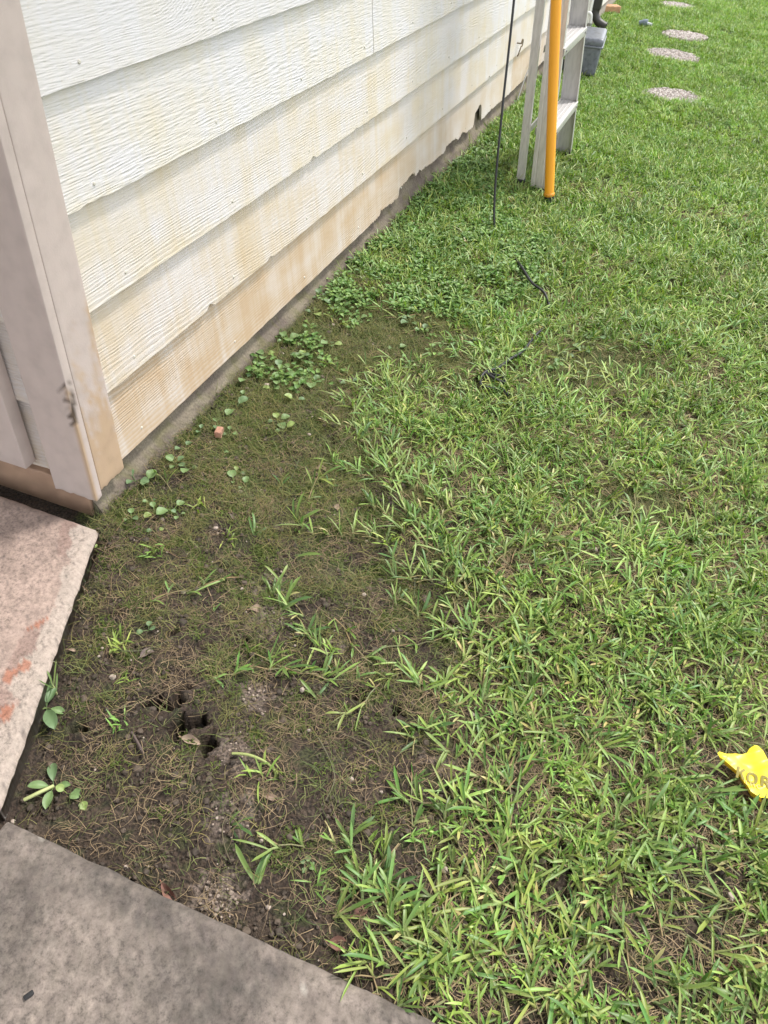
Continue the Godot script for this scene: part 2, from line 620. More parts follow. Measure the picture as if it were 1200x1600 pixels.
# ---------------------------------------------------------------- ground
func graded(a: float, b: float, step: float, far_lo: float, far_hi: float) -> PackedFloat32Array:
	var low := PackedFloat32Array()
	var s := step
	var v := a
	while v > far_lo:
		s *= 1.22
		v = maxf(v - s, far_lo)
		low.append(v)
	low.reverse()
	var n := int(round((b - a) / step))
	for k in n + 1: low.append(lerpf(a, b, float(k) / n))
	s = step
	v = b
	while v < far_hi:
		s *= 1.22
		v = minf(v + s, far_hi)
		low.append(v)
	return low

func soil_color(x: float, z: float) -> Color:
	var soil := Color(0.066, 0.045, 0.031)
	var t := n_low.get_noise_2d(x * 5.0 + 9.0, z * 5.0)
	var f := n_mid.get_noise_2d(x * 2.0, z * 2.0 + 40.0)
	var c := soil * (1.0 + 0.45 * f)
	c = c.lerp(Color(0.105, 0.076, 0.055), clampf(n_low.get_noise_2d(x * 9.0 - 7.0, z * 9.0) * 2.2 - 0.25, 0, 0.8))
	# moss over the damp earth away from the slabs
	var moss := clampf((-z - 0.95) * 2.2 + t * 1.6 + f * 0.8, 0, 1) * clampf((3.2 + z) * 2.0, 0, 1)
	c = c.lerp(Color(0.072, 0.080, 0.020).lerp(Color(0.070, 0.110, 0.014), clampf(t * 3.0 + 0.2, 0, 1)) * (1.0 + 0.5 * f), moss * 0.72)
	if moss < 0.3:
		c = c.lerp(Color(0.06, 0.075, 0.025), clampf(n_low.get_noise_2d(x * 14.0 + 3.0, z * 14.0) * 3.0 - 0.9, 0, 0.6))
	if z < -2.6 or x > 0.7:
		c = c.lerp(Color(0.085, 0.095, 0.035), clampf(maxf(-z - 2.6, x - 0.7), 0, 1))
	if z < -13.0 or x > 4.5:
		c = Color(0.15, 0.23, 0.06) * (1.0 + 0.3 * f)
	return c

func build_ground() -> void:
	var xs := graded(-1.0, 0.6, 0.0058, -70.0, 70.0)
	var zs := graded(-2.2, -0.22, 0.0058, -120.0, 60.0)
	var far_z := PackedFloat32Array()
	# keep the middle distance at a few centimetres
	var zz := PackedFloat32Array()
	for z in zs:
		if z < -2.2 and z > -11.0: continue
		if z <= -11.0: zz.append(z)
		else: far_z.append(z)
	var v := -11.0
	while v < -2.22:
		zz.append(v)
		v += 0.045 if v < -3.4 else 0.02
	zz.append_array(far_z)
	for p in [[180, 958, 0.009], [247, 1100, 0.009], [272, 1098, 0.012], [280, 1138, 0.014], [322, 1164, 0.014], [123, 1135, 0.009], [351, 885, 0.008], [284, 1075, 0.008], [272, 985, 0.008], [325, 1015, 0.009], [555, 1085, 0.011], [620, 1110, 0.009], [502, 1050, 0.009], [523, 688, 0.010], [230, 1099, 0.008], [312, 1125, 0.010], [385, 1005, 0.007], [803, 562, 0.014], [1005, 1100, 0.012], [905, 1345, 0.013], [870, 1340, 0.010], [760, 1420, 0.010], [300, 1130, 0.009], [262, 1105, 0.009]]:
		var g := on_ground(p[0], p[1])
		holes.append([g.x, g.z, p[2] * 1.35])
	var pale_patches := []
	for s in [[432, 918, 0.035], [398, 1088, 0.03], [372, 1172, 0.034], [345, 1385, 0.03], [360, 1275, 0.03], [490, 738, 0.02], [528, 795, 0.018], [330, 1400, 0.025], [520, 1010, 0.02], [700, 1185, 0.03], [415, 970, 0.03]]:
		var g := ground_at(s[0], s[1])
		pale_patches.append([g.x, g.z, s[2]])
	var verts := PackedVector3Array()
	var cols := PackedColorArray()
	var idx := PackedInt32Array()
	var nx := xs.size()
	for z in zz:
		for x in xs:
			var y := soil_height(x, z) if absf(x) < 6.0 and z > -15.0 and z < 4.0 else -0.01
			var c := soil_color(x, z)
			for p in pale_patches:
				if absf(x - p[0]) < 0.09 and absf(z - p[1]) < 0.09:
					var e: float = Vector2(x - p[0], z - p[1]).length() / p[2] + n_fine.get_noise_2d(x * 0.8, z * 0.8) * 1.3
					if e < 1.0: c = c.lerp(Color(0.26, 0.20, 0.165), 0.7)
			for p in holes:
				if absf(x - p[0]) < 0.03 and absf(z - p[1]) < 0.03:
					var e: float = Vector2(x - p[0], (z - p[1]) * 0.9).length() / p[2] + n_fine.get_noise_2d(x * 0.9, z * 0.9) * 0.8
					if e < 1.0: y -= 0.06
					elif e < 1.7: y += 0.003
			if off_soil(x, z): y = minf(y, -0.012)
			verts.append(Vector3(x, y, z))
			cols.append(c)
	for i in zz.size() - 1:
		for j in nx - 1:
			var a := i * nx + j
			idx.append_array([a, a + 1, a + nx, a + 1, a + nx + 1, a + nx])
	var arrays := []
	arrays.resize(Mesh.ARRAY_MAX)
	arrays[Mesh.ARRAY_VERTEX] = verts
	arrays[Mesh.ARRAY_COLOR] = cols
	arrays[Mesh.ARRAY_INDEX] = idx
	var st := SurfaceTool.new()
	st.create_from_arrays(arrays)
	st.generate_normals()
	var o := part("ground", st.commit(), M.soil, self)
	tag(o, "bare brown and mossy earth under the lawn beside the house", "ground", "", "structure")

# a concrete slab over the quad a b c d (plan view, going round), with rounded, slightly uneven rims
func slab_mesh(a: Vector2, b: Vector2, c: Vector2, d: Vector2, top: float, step: float, seed_: int, tint: Callable) -> ArrayMesh:
	var st := tool()
	var n := noise(14.0, 3, seed_)
	var rim := [0.0, 0.004, 0.010, 0.017]
	var lu := maxf(a.distance_to(b), d.distance_to(c))
	var lv := maxf(b.distance_to(c), a.distance_to(d))
	var us := PackedFloat32Array()
	var vs := PackedFloat32Array()
	for pair in [[us, lu], [vs, lv]]:
		var l: float = pair[1]
		for r in rim: pair[0].append(r / l)
		var k := int(ceil((l - 0.034) / step))
		for i in range(1, k): pair[0].append((0.017 + (l - 0.034) * i / k) / l)
		for i in 4: pair[0].append(1.0 - rim[3 - i] / l)
	var drop := [0.016, 0.0055, 0.0015, 0.0]
	var pts := []
	var cols := []
	for j in vs.size():
		var row := []
		var crow := []
		for i in us.size():
			var p := a.lerp(b, us[i]).lerp(d.lerp(c, us[i]), vs[j])
			var e := mini(mini(i, us.size() - 1 - i), mini(j, vs.size() - 1 - j))
			var y := top
			if e < 4:
				y -= drop[e] * (1.0 + 0.25 * n.get_noise_2d(p.x * 2.0, p.y * 2.0))
			p += Vector2(n.get_noise_2d(p.x, p.y + 7.0), n.get_noise_2d(p.x + 7.0, p.y)) * (0.0018 if e < 4 else 0.0)
			y += n.get_noise_2d(p.x * 0.4, p.y * 0.4) * 0.0012
			row.append(Vector3(p.x, y, p.y))
			crow.append(tint.call(p.x, p.y))
		pts.append(row)
		cols.append(crow)
	sheet(st, pts, cols, [], 0, true)
	var loop := []
	var lc := []
	for i in us.size(): loop.append([0, i])
	for j in range(1, vs.size()): loop.append([j, us.size() - 1])
	for i in range(us.size() - 2, -1, -1): loop.append([vs.size() - 1, i])
	for j in range(vs.size() - 2, -1, -1): loop.append([j, 0])
	var upper := []
	var lower := []
	for e in loop:
		var p: Vector3 = pts[e[0]][e[1]]
		upper.append(p)
		lower.append(Vector3(p.x, -0.07, p.z))
		lc.append(cols[e[0]][e[1]])
	sheet(st, [lower, upper], [lc, lc], [], 0, false)
	return done(st)

func build_slabs() -> void:
	var n1 := noise(2.2, 4, 71)
	var n2 := noise(8.0, 4, 72)
	var marks := []
	for s in [[30, 1043, 0.016, 0.032], [6, 1118, 0.018, 0.022], [58, 975, 0.006, 0.025], [84, 920, 0.004, 0.014]]:
		var g := ground_at(s[0], s[1], SLAB_TOP)
		marks.append([g.x, g.z, s[2], s[3]])
	var pink := func(x: float, z: float) -> Color:
		var c := Color(0.41, 0.308, 0.26).lerp(Color(0.34, 0.252, 0.212), clampf(n1.get_noise_2d(x, z) * 1.8 + 0.4, 0, 1))
		c *= 1.0 + 0.3 * n2.get_noise_2d(x * 3.0, z * 3.0) + 0.25 * n_fine.get_noise_2d(x, z)
		# worn, cleaner strip along the lawn edge and a rusty tide mark inside it
		var inward := lerpf(-0.87, -0.655, clampf((z + 0.839) / 0.51, 0, 1)) - x + n2.get_noise_2d(x, z) * 0.03
		if inward < 0.045: c = c.lerp(Color(0.50, 0.44, 0.38), 0.55)
		elif inward < 0.07 and n1.get_noise_2d(x * 3.0, z * 3.0) > -0.05: c = c.lerp(Color(0.26, 0.16, 0.135), 0.45)
		if n2.get_noise_2d(x * 6.0 + 4.0, z * 6.0) > 0.52: c = c.lerp(Color(0.10, 0.085, 0.08), 0.6)
		for m in marks:
			var q := Vector2(x - m[0], z - m[1]).rotated(-0.35)
			if Vector2(q.x / m[2], q.y / m[3]).length() + n2.get_noise_2d(x * 4.0, z * 4.0) * 0.9 < 0.75: c = c.lerp(Color(0.40, 0.15, 0.085), 0.75)
		return c
	var grey_tint := func(x: float, z: float) -> Color:
		var c := Color(0.25, 0.207, 0.178).lerp(Color(0.155, 0.13, 0.113), clampf(n1.get_noise_2d(x * 1.3, z * 1.3) * 1.7 + 0.35, 0, 1))
		c *= 1.0 + 0.45 * n2.get_noise_2d(x * 3.5, z * 3.5) + 0.35 * n_fine.get_noise_2d(x, z)
		var s := n1.get_noise_2d(x * 2.4 + 60.0, z * 2.4)
		if s > 0.06: c = c.lerp(Color(0.085, 0.074, 0.066), clampf((s - 0.06) * 1.7 * (1.0 + n2.get_noise_2d(x * 6.0, z * 6.0) + 1.6 * n_fine.get_noise_2d(x * 0.7, z * 0.7)), 0, 0.7))
		if n2.get_noise_2d(x * 9.0 + 20.0, z * 9.0) > 0.6: c = c.lerp(Color(0.6, 0.56, 0.5), 0.5)
		return c
	var o := part("concrete_path", slab_mesh(Vector2(-2.4, -0.862), Vector2(-0.878, -0.842), Vector2(-0.652, -0.308), Vector2(-2.4, -0.308), SLAB_TOP, 0.006, 81, pink), M.concrete, self)
	tag(o, "pinkish concrete path slab along the mauve house front with rust red smears", "path", "", "structure")
	o = part("concrete_path", slab_mesh(Vector2(-0.634, -0.302), Vector2(1.3, -0.293), Vector2(1.3, 1.0), Vector2(-0.634, 1.0), SLAB_TOP - 0.003, 0.008, 82, grey_tint), M.concrete, self)
	tag(o, "mottled grey brown concrete path slab with blackish stains and a pale corner", "path", "", "structure")
	o = part("concrete_path", slab_mesh(Vector2(-2.4, -0.292), Vector2(-0.652, -0.292), Vector2(-0.652, 1.0), Vector2(-2.4, 1.0), SLAB_TOP - 0.002, 0.05, 83, pink), M.concrete, self)
	tag(o, "concrete path slab beside the mottled grey brown slab", "path", "", "structure")

# ---------------------------------------------------------------- house
# lap board: local x along, y up, z out; from x = 0 to length; bottom edge cut by rag(x)
func board_mesh(length: float, tall: float, flare: float, u0: float, rag: Callable, seed_: int) -> ArrayMesh:
	var st := tool()
	var n := noise(2.5, 3, seed_)
	var xs := PackedFloat32Array()
	var x := 0.0
	while x < length:
		xs.append(x)
		x += 0.02 if seed_ != 700 else 0.005
	xs.append(length)
	var rows := []
	var uvs := []
	for k in 5:
		var row := []
		var urow := []
		for e in xs:
			var low: float = rag.call(e)
			var t := k / 4.0
			var y := lerpf(low, tall, t)
			var z := flare * (1.0 - y / tall) + n.get_noise_2d(e, 0.0) * 0.0012
			row.append(Vector3(e, y, z))
			urow.append(Vector2((u0 + e) / 3.66, 1.0 - y / 0.2))
		rows.append(row)
		uvs.append(urow)
	sheet(st, rows, [], uvs, 1)
	var lip := []
	var back := []
	var top_back := []
	var lu := []
	for i in xs.size():
		var p: Vector3 = rows[0][i]
		lip.append(p)
		back.append(p + Vector3(0, 0.001, -0.011))
		var q: Vector3 = rows[4][i]
		top_back.append(q - Vector3(0, 0, 0.006))
		lu.append(uvs[0][i])
	sheet(st, [back, lip], [], [lu, lu], 2)
	sheet(st, [top_back, back], [], [lu, lu], 3)
	sheet(st, [rows[4], top_back], [], [lu, lu], 4)
	for e in [0, xs.size() - 1]:
		var col := [[rows[0][e], rows[4][e]], [back[e], top_back[e]]]
		sheet(st, col, [], [[uvs[0][e], uvs[4][e]], [uvs[0][e], uvs[4][e]]], 5 + e, e == 0)
	return done(st)

func build_house() -> void:
	var house := thing("house", "white lap sided house wall with mauve corner trim and stained lower boards", "house", Vector3(WALL_X, 0, TRIM_Z))
	var o := Vector3(WALL_X, 0, TRIM_Z)
	# ---- siding of the lawn side
	var laps := [0.070, 0.236, 0.410, 0.587, 0.768, 0.948, 1.128, 1.308]
	var tex := [
		board_textures(101, 0.95, 0.30, 0.02, 0.0, []),
		board_textures(202, 0.44, 0.55, 0.12, 0.1, []),
		board_textures(303, 0.24, 0.50, 0.10, 0.15, []),
		board_textures(404, 0.07, 0.45, 0.12, 0.75, [Vector3(1.62, 0.65, 0.6)]),
		board_textures(505, 0.05, 0.20, 0.25, 0.35, [Vector3(0.15, 0.5, 2.0), Vector3(0.36, 0.4, 1.5)])]
	var mats := []
	for t in tex: mats.append(board_material(t, Color.WHITE))
	var turn := Basis(Vector3(0, 0, -1), Vector3(0, 1, 0), Vector3(1, 0, 0))   # local x -> away from the camera, local z -> out over the lawn
	var begin := -0.975                                                        # behind the corner trim
	var ends := [[3.355, 5.49], [3.1, 5.49], [3.42, 5.49], [1.395, 4.9, 5.49], [2.55, 5.49], [1.4, 5.06, 5.49], [3.0, 5.49]]
	var chips := [[1.245, 0.034, 0.010], [1.53, 0.030, 0.12], [1.60, 0.028, 0.05], [1.98, 0.045, 0.16], [2.12, 0.03, 0.1], [2.42, 0.040, 0.20], [2.70, 0.065, 0.035]]
	var rn := noise(9.0, 3, 61)
	# broken stretches of the lowest board, from its photographed outline: z and height of the break
	var broken := [[-2.46, 0.0], [-2.50, 0.012], [-2.56, 0.010], [-2.60, 0.004], [-2.66, 0.003], [-2.69, 0.032], [-2.80, 0.040], [-2.86, 0.022], [-2.90, 0.030], [-2.93, 0.020], [-3.05, 0.014], [-3.2, 0.010], [-3.24, 0.026], [-3.34, 0.024], [-3.40, 0.010], [-3.46, 0.020], [-3.52, 0.006], [-3.62, 0.004], [-3.66, 0.055], [-3.72, 0.072], [-3.755, 0.066], [-3.77, 0.0], [-3.9, 0.004], [-4.1, 0.0]]
	for row in 7:
		var from := 0.0
		for k in ends[row].size():
			var to: float = ends[row][k]
			var start := from
			var length := to - from - 0.003
			var rag := func(e: float) -> float:
				var z: float = begin - start - e
				var y := rn.get_noise_2d(z * 1.6, row * 5.0) * 0.0016
				if row == 0:
					for i in broken.size() - 1:
						if z <= broken[i][0] and z > broken[i + 1][0]:
							y += lerpf(broken[i][1], broken[i + 1][1], pow(clampf((z - broken[i][0]) / (broken[i + 1][0] - broken[i][0]), 0, 1), 3.0))
					if z < -2.4: y += maxf(0.0, rn.get_noise_2d(z * 9.0, 2.0)) * 0.012
				elif row == 3:
					if e + start < 0.13 and e + start > 0.03: y += absf(rn.get_noise_2d(z * 9.0, 2.0)) * 0.008
				elif row <= 2:
					var nick: float = rn.get_noise_2d(z * 4.0, 30.0 + row)
					if nick > 0.46: y += (nick - 0.46) * 0.05
				return y
			var mesh := board_mesh(length, laps[row + 1] - laps[row] + 0.022, 0.018, 0.0 if k == 0 else 1.5, rag, 700 + row * 3 + k)
			part("siding_board", mesh, mats[mini(row, 4)] if k == 0 or row != 5 else mats[2], house, Transform3D(turn, Vector3(WALL_X - 0.018, laps[row], begin - from) - o))
			from = to
	var nail := plain(lin(0.58, 0.55, 0.48), 0.6)
	var head := tube(PackedVector3Array([Vector3(-0.002, 0, 0), Vector3(0.0012, 0, 0), Vector3(0.0018, 0, 0)]), [0.0034, 0.0034, 0.0018], 8)
	for row in 5:
		for k in 9:
			var nz: float = begin - 0.11 - k * 0.405 - 0.02 * (row % 3)
			var ny: float = laps[row] + 0.028
			part("nail_head", head, nail, house, Transform3D(Basis.IDENTITY, Vector3(WALL_X - 0.018 * (0.028 / (laps[row + 1] - laps[row] + 0.022)), ny, nz) - o))
	# ---- upper wall, one painted sheet above the boards that can be told apart
	var upper := rounded_box(Vector3(0.02, 1.25, 5.49), 0.004, 1.0)
	part("upper_wall", upper, plain(lin(0.74, 0.73, 0.68), 0.7), house, Transform3D(Basis.IDENTITY, Vector3(WALL_X - 0.012, 1.925, begin - 2.745) - o))
	var backing := rounded_box(Vector3(0.1, 2.5, 5.5), 0.004, 2.0)
	part("wall_backing", backing, plain(lin(0.12, 0.1, 0.08), 0.9), house, Transform3D(Basis.IDENTITY, Vector3(WALL_X - 0.090, 1.275, -3.72) - o))
	# ---- corner trim: a board facing the lawn butted behind a board facing the front
	var rot := wall_at(105, 640, -0.912) - o
	var paint := Color(0.52, 0.435, 0.40)
	var tn := noise(11.0, 4, 91)
	var soiled := func(p: Vector3) -> Color:
		var w := p + Vector3(0, 0.0, 0)
		var c := paint * (1.0 + 0.05 * tn.get_noise_2d(w.z * 3.0, w.y * 0.4))
		var splash := tn.get_noise_3d(w.x * 1.5, w.y * 0.35, w.z * 2.6) * 1.2 + tn.get_noise_3d(w.x * 6.0, w.y * 3.0, w.z * 6.0) * 0.5
		var height := w.y
		if splash * 0.7 + (0.42 - height) * 3.0 > 0.25: c = c.lerp(Color(0.47, 0.32, 0.19), clampf((splash * 0.7 + (0.42 - height) * 3.0 - 0.25) * 2.2, 0, 0.8))
		return c
	var dark_rot := func(p: Vector3, c: Color) -> Color:
		var e := Vector3((p.x - rot.x) / 0.022, (p.y - rot.y) / 0.06, (p.z - rot.z) / 0.021).length() + tn.get_noise_3d(p.x * 9.0, p.y * 5.0, p.z * 9.0) * 1.1
		if e < 1.0: c = c.lerp(Color(0.07, 0.05, 0.035), clampf((1.0 - e) * 2.5, 0, 0.9))
		return c
	var eaten := func(p: Vector3) -> Vector3:
		var e := Vector3((p.x - rot.x) / 0.02, (p.y - rot.y) / 0.055, (p.z - rot.z) / 0.02).length()
		if e < 1.0: p -= Vector3(1, 0, 1) * (1.0 - e) * 0.006 * (1.0 + tn.get_noise_3d(p.x * 12.0, p.y * 12.0, p.z * 12.0))
		return p
	var jag := func(p: Vector3, base: float) -> Vector3:
		if p.y < base + 0.004: p.y += tn.get_noise_2d(p.z * 8.0 + 3.0, p.x * 8.0) * 0.005
		return p
	var side_c := Vector3(-0.9245, 1.29, (TRIM_Z - 0.0205 + -0.991) / 2) - o
	var side_trim := rounded_box(Vector3(0.025, 2.46, 0.991 - 0.9125), 0.002, 0.009, func(p): return jag.call(eaten.call(p + side_c), 0.06), func(p): return dark_rot.call(p + side_c, soiled.call(p + side_c)))
	part("corner_trim", side_trim, M.trim, house).set_meta("label", "tan stained corner board facing the lawn")
	var front_c := Vector3(-0.963, 1.28, TRIM_Z - 0.01) - o
	var front_trim := rounded_box(Vector3(0.102, 2.47, 0.020), 0.002, 0.009, func(p): return jag.call(eaten.call(p + front_c), 0.045), func(p): return dark_rot.call(p + front_c, paint * (1.0 + 0.06 * tn.get_noise_2d(p.x * 3.0, p.y * 0.4)) if p.z < 0.004 or p.x < 0.045 else soiled.call(p + front_c)))
	part("corner_trim", front_trim, M.trim, house).set_meta("label", "mauve corner board facing the concrete path")
	# ---- front face of the house, behind the path: mauve lap boards, a casing board and the sill plank
	for row in 7:
		var mesh := board_mesh(1.4, laps[row + 1] - laps[row] + 0.022, 0.0125, row * 0.4, func(e): return rn.get_noise_2d(e * 2.0, row * 3.0) * 0.001, 760 + row)
		part("front_board", mesh, mats[1], house, Transform3D(Basis.IDENTITY, Vector3(-2.41, laps[row] - (0.028 if row == 0 else 0.0), -0.924) - o))
	var casing_c := Vector3(-1.122, 1.30, -0.896) - o
	var casing := rounded_box(Vector3(0.115, 2.43, 0.030), 0.002, 0.02, func(p): return p + casing_c, func(p): return paint * (1.0 + 0.06 * tn.get_noise_2d(p.x * 3.0, p.y * 0.5)))
	part("door_casing", casing, M.trim, house)
	var sill_c := Vector3(-1.69, 0.018, -0.919) - o
	var sill := rounded_box(Vector3(1.5, 0.105, 0.040), 0.004, 0.02, func(p): return p + sill_c + Vector3(0, tn.get_noise_2d(p.x * 2.0, p.y) * 0.003, 0), func(p): return Color(0.34, 0.22, 0.15) * (1.0 + 0.35 * tn.get_noise_2d(p.x * 1.5, p.y * 5.0)))
	part("sill_plank", sill, M.trim, house)
	var front_back := rounded_box(Vector3(1.5, 2.5, 0.08), 0.004, 2.0)
	part("wall_backing", front_back, plain(lin(0.12, 0.1, 0.08), 0.9), house, Transform3D(Basis.IDENTITY, Vector3(-1.7, 1.275, -0.985) - o))
	# ---- foundation: a rough concrete footing that flares out to the earth
	var st := tool()
	var fn := noise(6.0, 4, 95)
	var pts := []
	var cols := []
	var prof := [[-0.028, 0.098], [-0.024, 0.074], [-0.021, 0.050], [-0.014, 0.030], [-0.002, 0.014], [0.006, 0.002], [0.010, -0.03]]
	var z := TRIM_Z - 0.014
	while z > FAR_END - 0.02:
		var row := []
		var crow := []
		for e in prof:
			var w := fn.get_noise_2d(z * 2.0, e[1] * 20.0)
			row.append(Vector3(WALL_X + e[0] + w * 0.006, e[1] + fn.get_noise_2d(z, 9.0) * 0.006 * (1.0 if e[1] > -0.01 else 0.0), z) - o)
			var c := Color(0.17, 0.135, 0.11).lerp(Color(0.27, 0.23, 0.165), clampf(0.5 + fn.get_noise_2d(z * 1.2 + 20.0, e[1] * 30.0) * 1.6, 0, 1))
			var green := fn.get_noise_2d(z * 2.0 + 50.0, e[1] * 25.0)
			if green > 0.1 and e[1] < 0.04: c = c.lerp(Color(0.16, 0.15, 0.06), clampf((green - 0.1) * 3.0, 0, 0.6))
			crow.append(c)
		pts.append(row)
		cols.append(crow)
		z -= 0.012
	sheet(st, pts, cols, [], 0, false)
	# its front return under the trim
	var ret := []
	var rc := []
	for k in 7:
		var row := []
		var crow := []
		for e in prof:
			row.append(Vector3(lerpf(WALL_X + e[0], -1.1, k / 6.0), e[1] if e[1] < 0.06 else 0.05, TRIM_Z - 0.014 + minf(0.0, e[0] * 0.4)) - o)
			crow.append(cols[k][prof.find(e)])
		ret.append(row)
		rc.append(crow)
	sheet(st, ret, rc, [], 0, true)
	part("foundation", done(st), M.foundation, house)
	# ---- eaves and porch roof above the frame: they shade the front, the path and the earth by the wall
	var roof := rounded_box(Vector3(3.2, 0.14, 9.2), 0.01, 2.0)
	part("roof", roof, plain(lin(0.5, 0.47, 0.43), 0.8), house, Transform3D(Basis.IDENTITY, Vector3(-1.97, 2.62, -2.6) - o))
	var porch := rounded_box(Vector3(4.6, 0.14, 4.2), 0.01, 2.0)
	part("porch_roof", porch, plain(lin(0.5, 0.47, 0.43), 0.8), house, Transform3D(Basis.IDENTITY, Vector3(-1.7, 2.46, 1.35) - o))
	for px in [-3.6, 0.35]:
		part("porch_post", rounded_box(Vector3(0.1, 2.36, 0.1), 0.006, 1.0), M.trim, house, Transform3D(Basis.IDENTITY, Vector3(px, 1.21, 3.2) - o))
	# ---- far end: corner trim, set-back wing, downspout and pipe
	var end_trim := rounded_box(Vector3(0.03, 2.46, 0.09), 0.003, 0.1)
	part("corner_trim", end_trim, plain(lin(0.66, 0.64, 0.6), 0.7), house, Transform3D(Basis.IDENTITY, Vector3(-0.922, 1.29, -6.50) - o))
	var wing := thing("house_wing", "far white wing of the house beyond the dark downspout", "house", Vector3(-0.9, 0, -7.4))
	for k in 6:
		var bm := board_mesh(1.6, 0.2, 0.0125, k * 0.3, func(_e): return 0.0, 780 + k)
		part("siding_board", bm, mats[3], wing, Transform3D(turn, Vector3(-0.0125, 0.10 + k * 0.178, 0.72)))
	part("foundation", rounded_box(Vector3(0.12, 0.22, 1.6), 0.006, 0.3), plain(lin(0.3, 0.26, 0.22), 0.95), wing, Transform3D(Basis.IDENTITY, Vector3(-0.07, 0.01, -0.08)))
	part("upper_wall", rounded_box(Vector3(0.1, 1.5, 1.6), 0.004, 1.0), plain(lin(0.74, 0.73, 0.68), 0.7), wing, Transform3D(Basis.IDENTITY, Vector3(-0.075, 1.83, -0.08)))
	var spout := thing("downspout", "dark downspout at the far corner of the white wall", "downspout", Vector3(-0.885, 0, -6.585))
	part("pipe", rounded_box(Vector3(0.06, 2.3, 0.06), 0.008, 1.0), plain(lin(0.035, 0.032, 0.03), 0.5), spout, Transform3D(Basis.IDENTITY, Vector3(0, 1.28, 0)))
	part("elbow", tube(curve_points([Vector3(0, 0.14, 0), Vector3(0, 0.10, 0), Vector3(0.03, 0.06, 0.0), Vector3(0.09, 0.035, 0.01)], 4), 0.028, 10), plain(lin(0.035, 0.032, 0.03), 0.5), spout)
	var pipe := thing("drain_pipe", "thin white drain pipe bending from the far wall into the grass", "pipe", Vector3(-0.9, 0, -6.25))
	part("pipe", tube(curve_points([Vector3(-0.03, 0.15, 0.0), Vector3(0.02, 0.155, 0.0), Vector3(0.035, 0.13, 0.0), Vector3(0.037, 0.05, 0.0), Vector3(0.038, -0.03, 0.0)], 5), 0.011, 10), plain(lin(0.6, 0.6, 0.58), 0.5), pipe)
	part("clamp", tube(PackedVector3Array([Vector3(0.037, 0.085, 0), Vector3(0.037, 0.1, 0)]), 0.0135, 10), plain(lin(0.25, 0.25, 0.25), 0.4, 0.6), pipe)
	# ---- wire hook on the wall with its grey wire
	var hook_at := Vector3(WALL_X + 0.006, 0.292, -4.33)
	var hook := thing("wall_hook", "small rusty wire hook screwed into the white siding", "hook", hook_at)
	var ring := PackedVector3Array()
	for k in 13: ring.append(Vector3(0.012, sin(k * 0.45) * 0.016, cos(k * 0.45) * 0.016))
	ring.append(Vector3(0.01, -0.03, 0.022))
	ring.append(Vector3(0.004, -0.055, 0.026))
	part("ring", tube(ring, 0.003, 6), plain(lin(0.16, 0.12, 0.07), 0.7, 0.3), hook)
	part("screw", tube(PackedVector3Array([Vector3(-0.012, 0, 0.016), Vector3(0.013, 0, 0.016)]), 0.003, 6), plain(lin(0.16, 0.12, 0.07), 0.7, 0.3), hook)
	var wire := []
	for p in [[843, -40], [848, 10], [845, 40], [841, 65], [838, 90], [825, 110]]:
		wire.append(wall_at(p[0], p[1], WALL_X + 0.012))
	wire.append(Vector3(-0.905, 0.0, -4.4))
	var w0: Vector3 = wire[wire.size() - 1]
	var local := []
	for p in wire: local.append(p - w0)
	var gw := thing("wall_wire", "thin grey wire running down the white siding behind the ladder", "wire", w0)
	part("strand", tube(curve_points(local, 6), 0.003, 6), plain(lin(0.2, 0.2, 0.19), 0.6), gw)

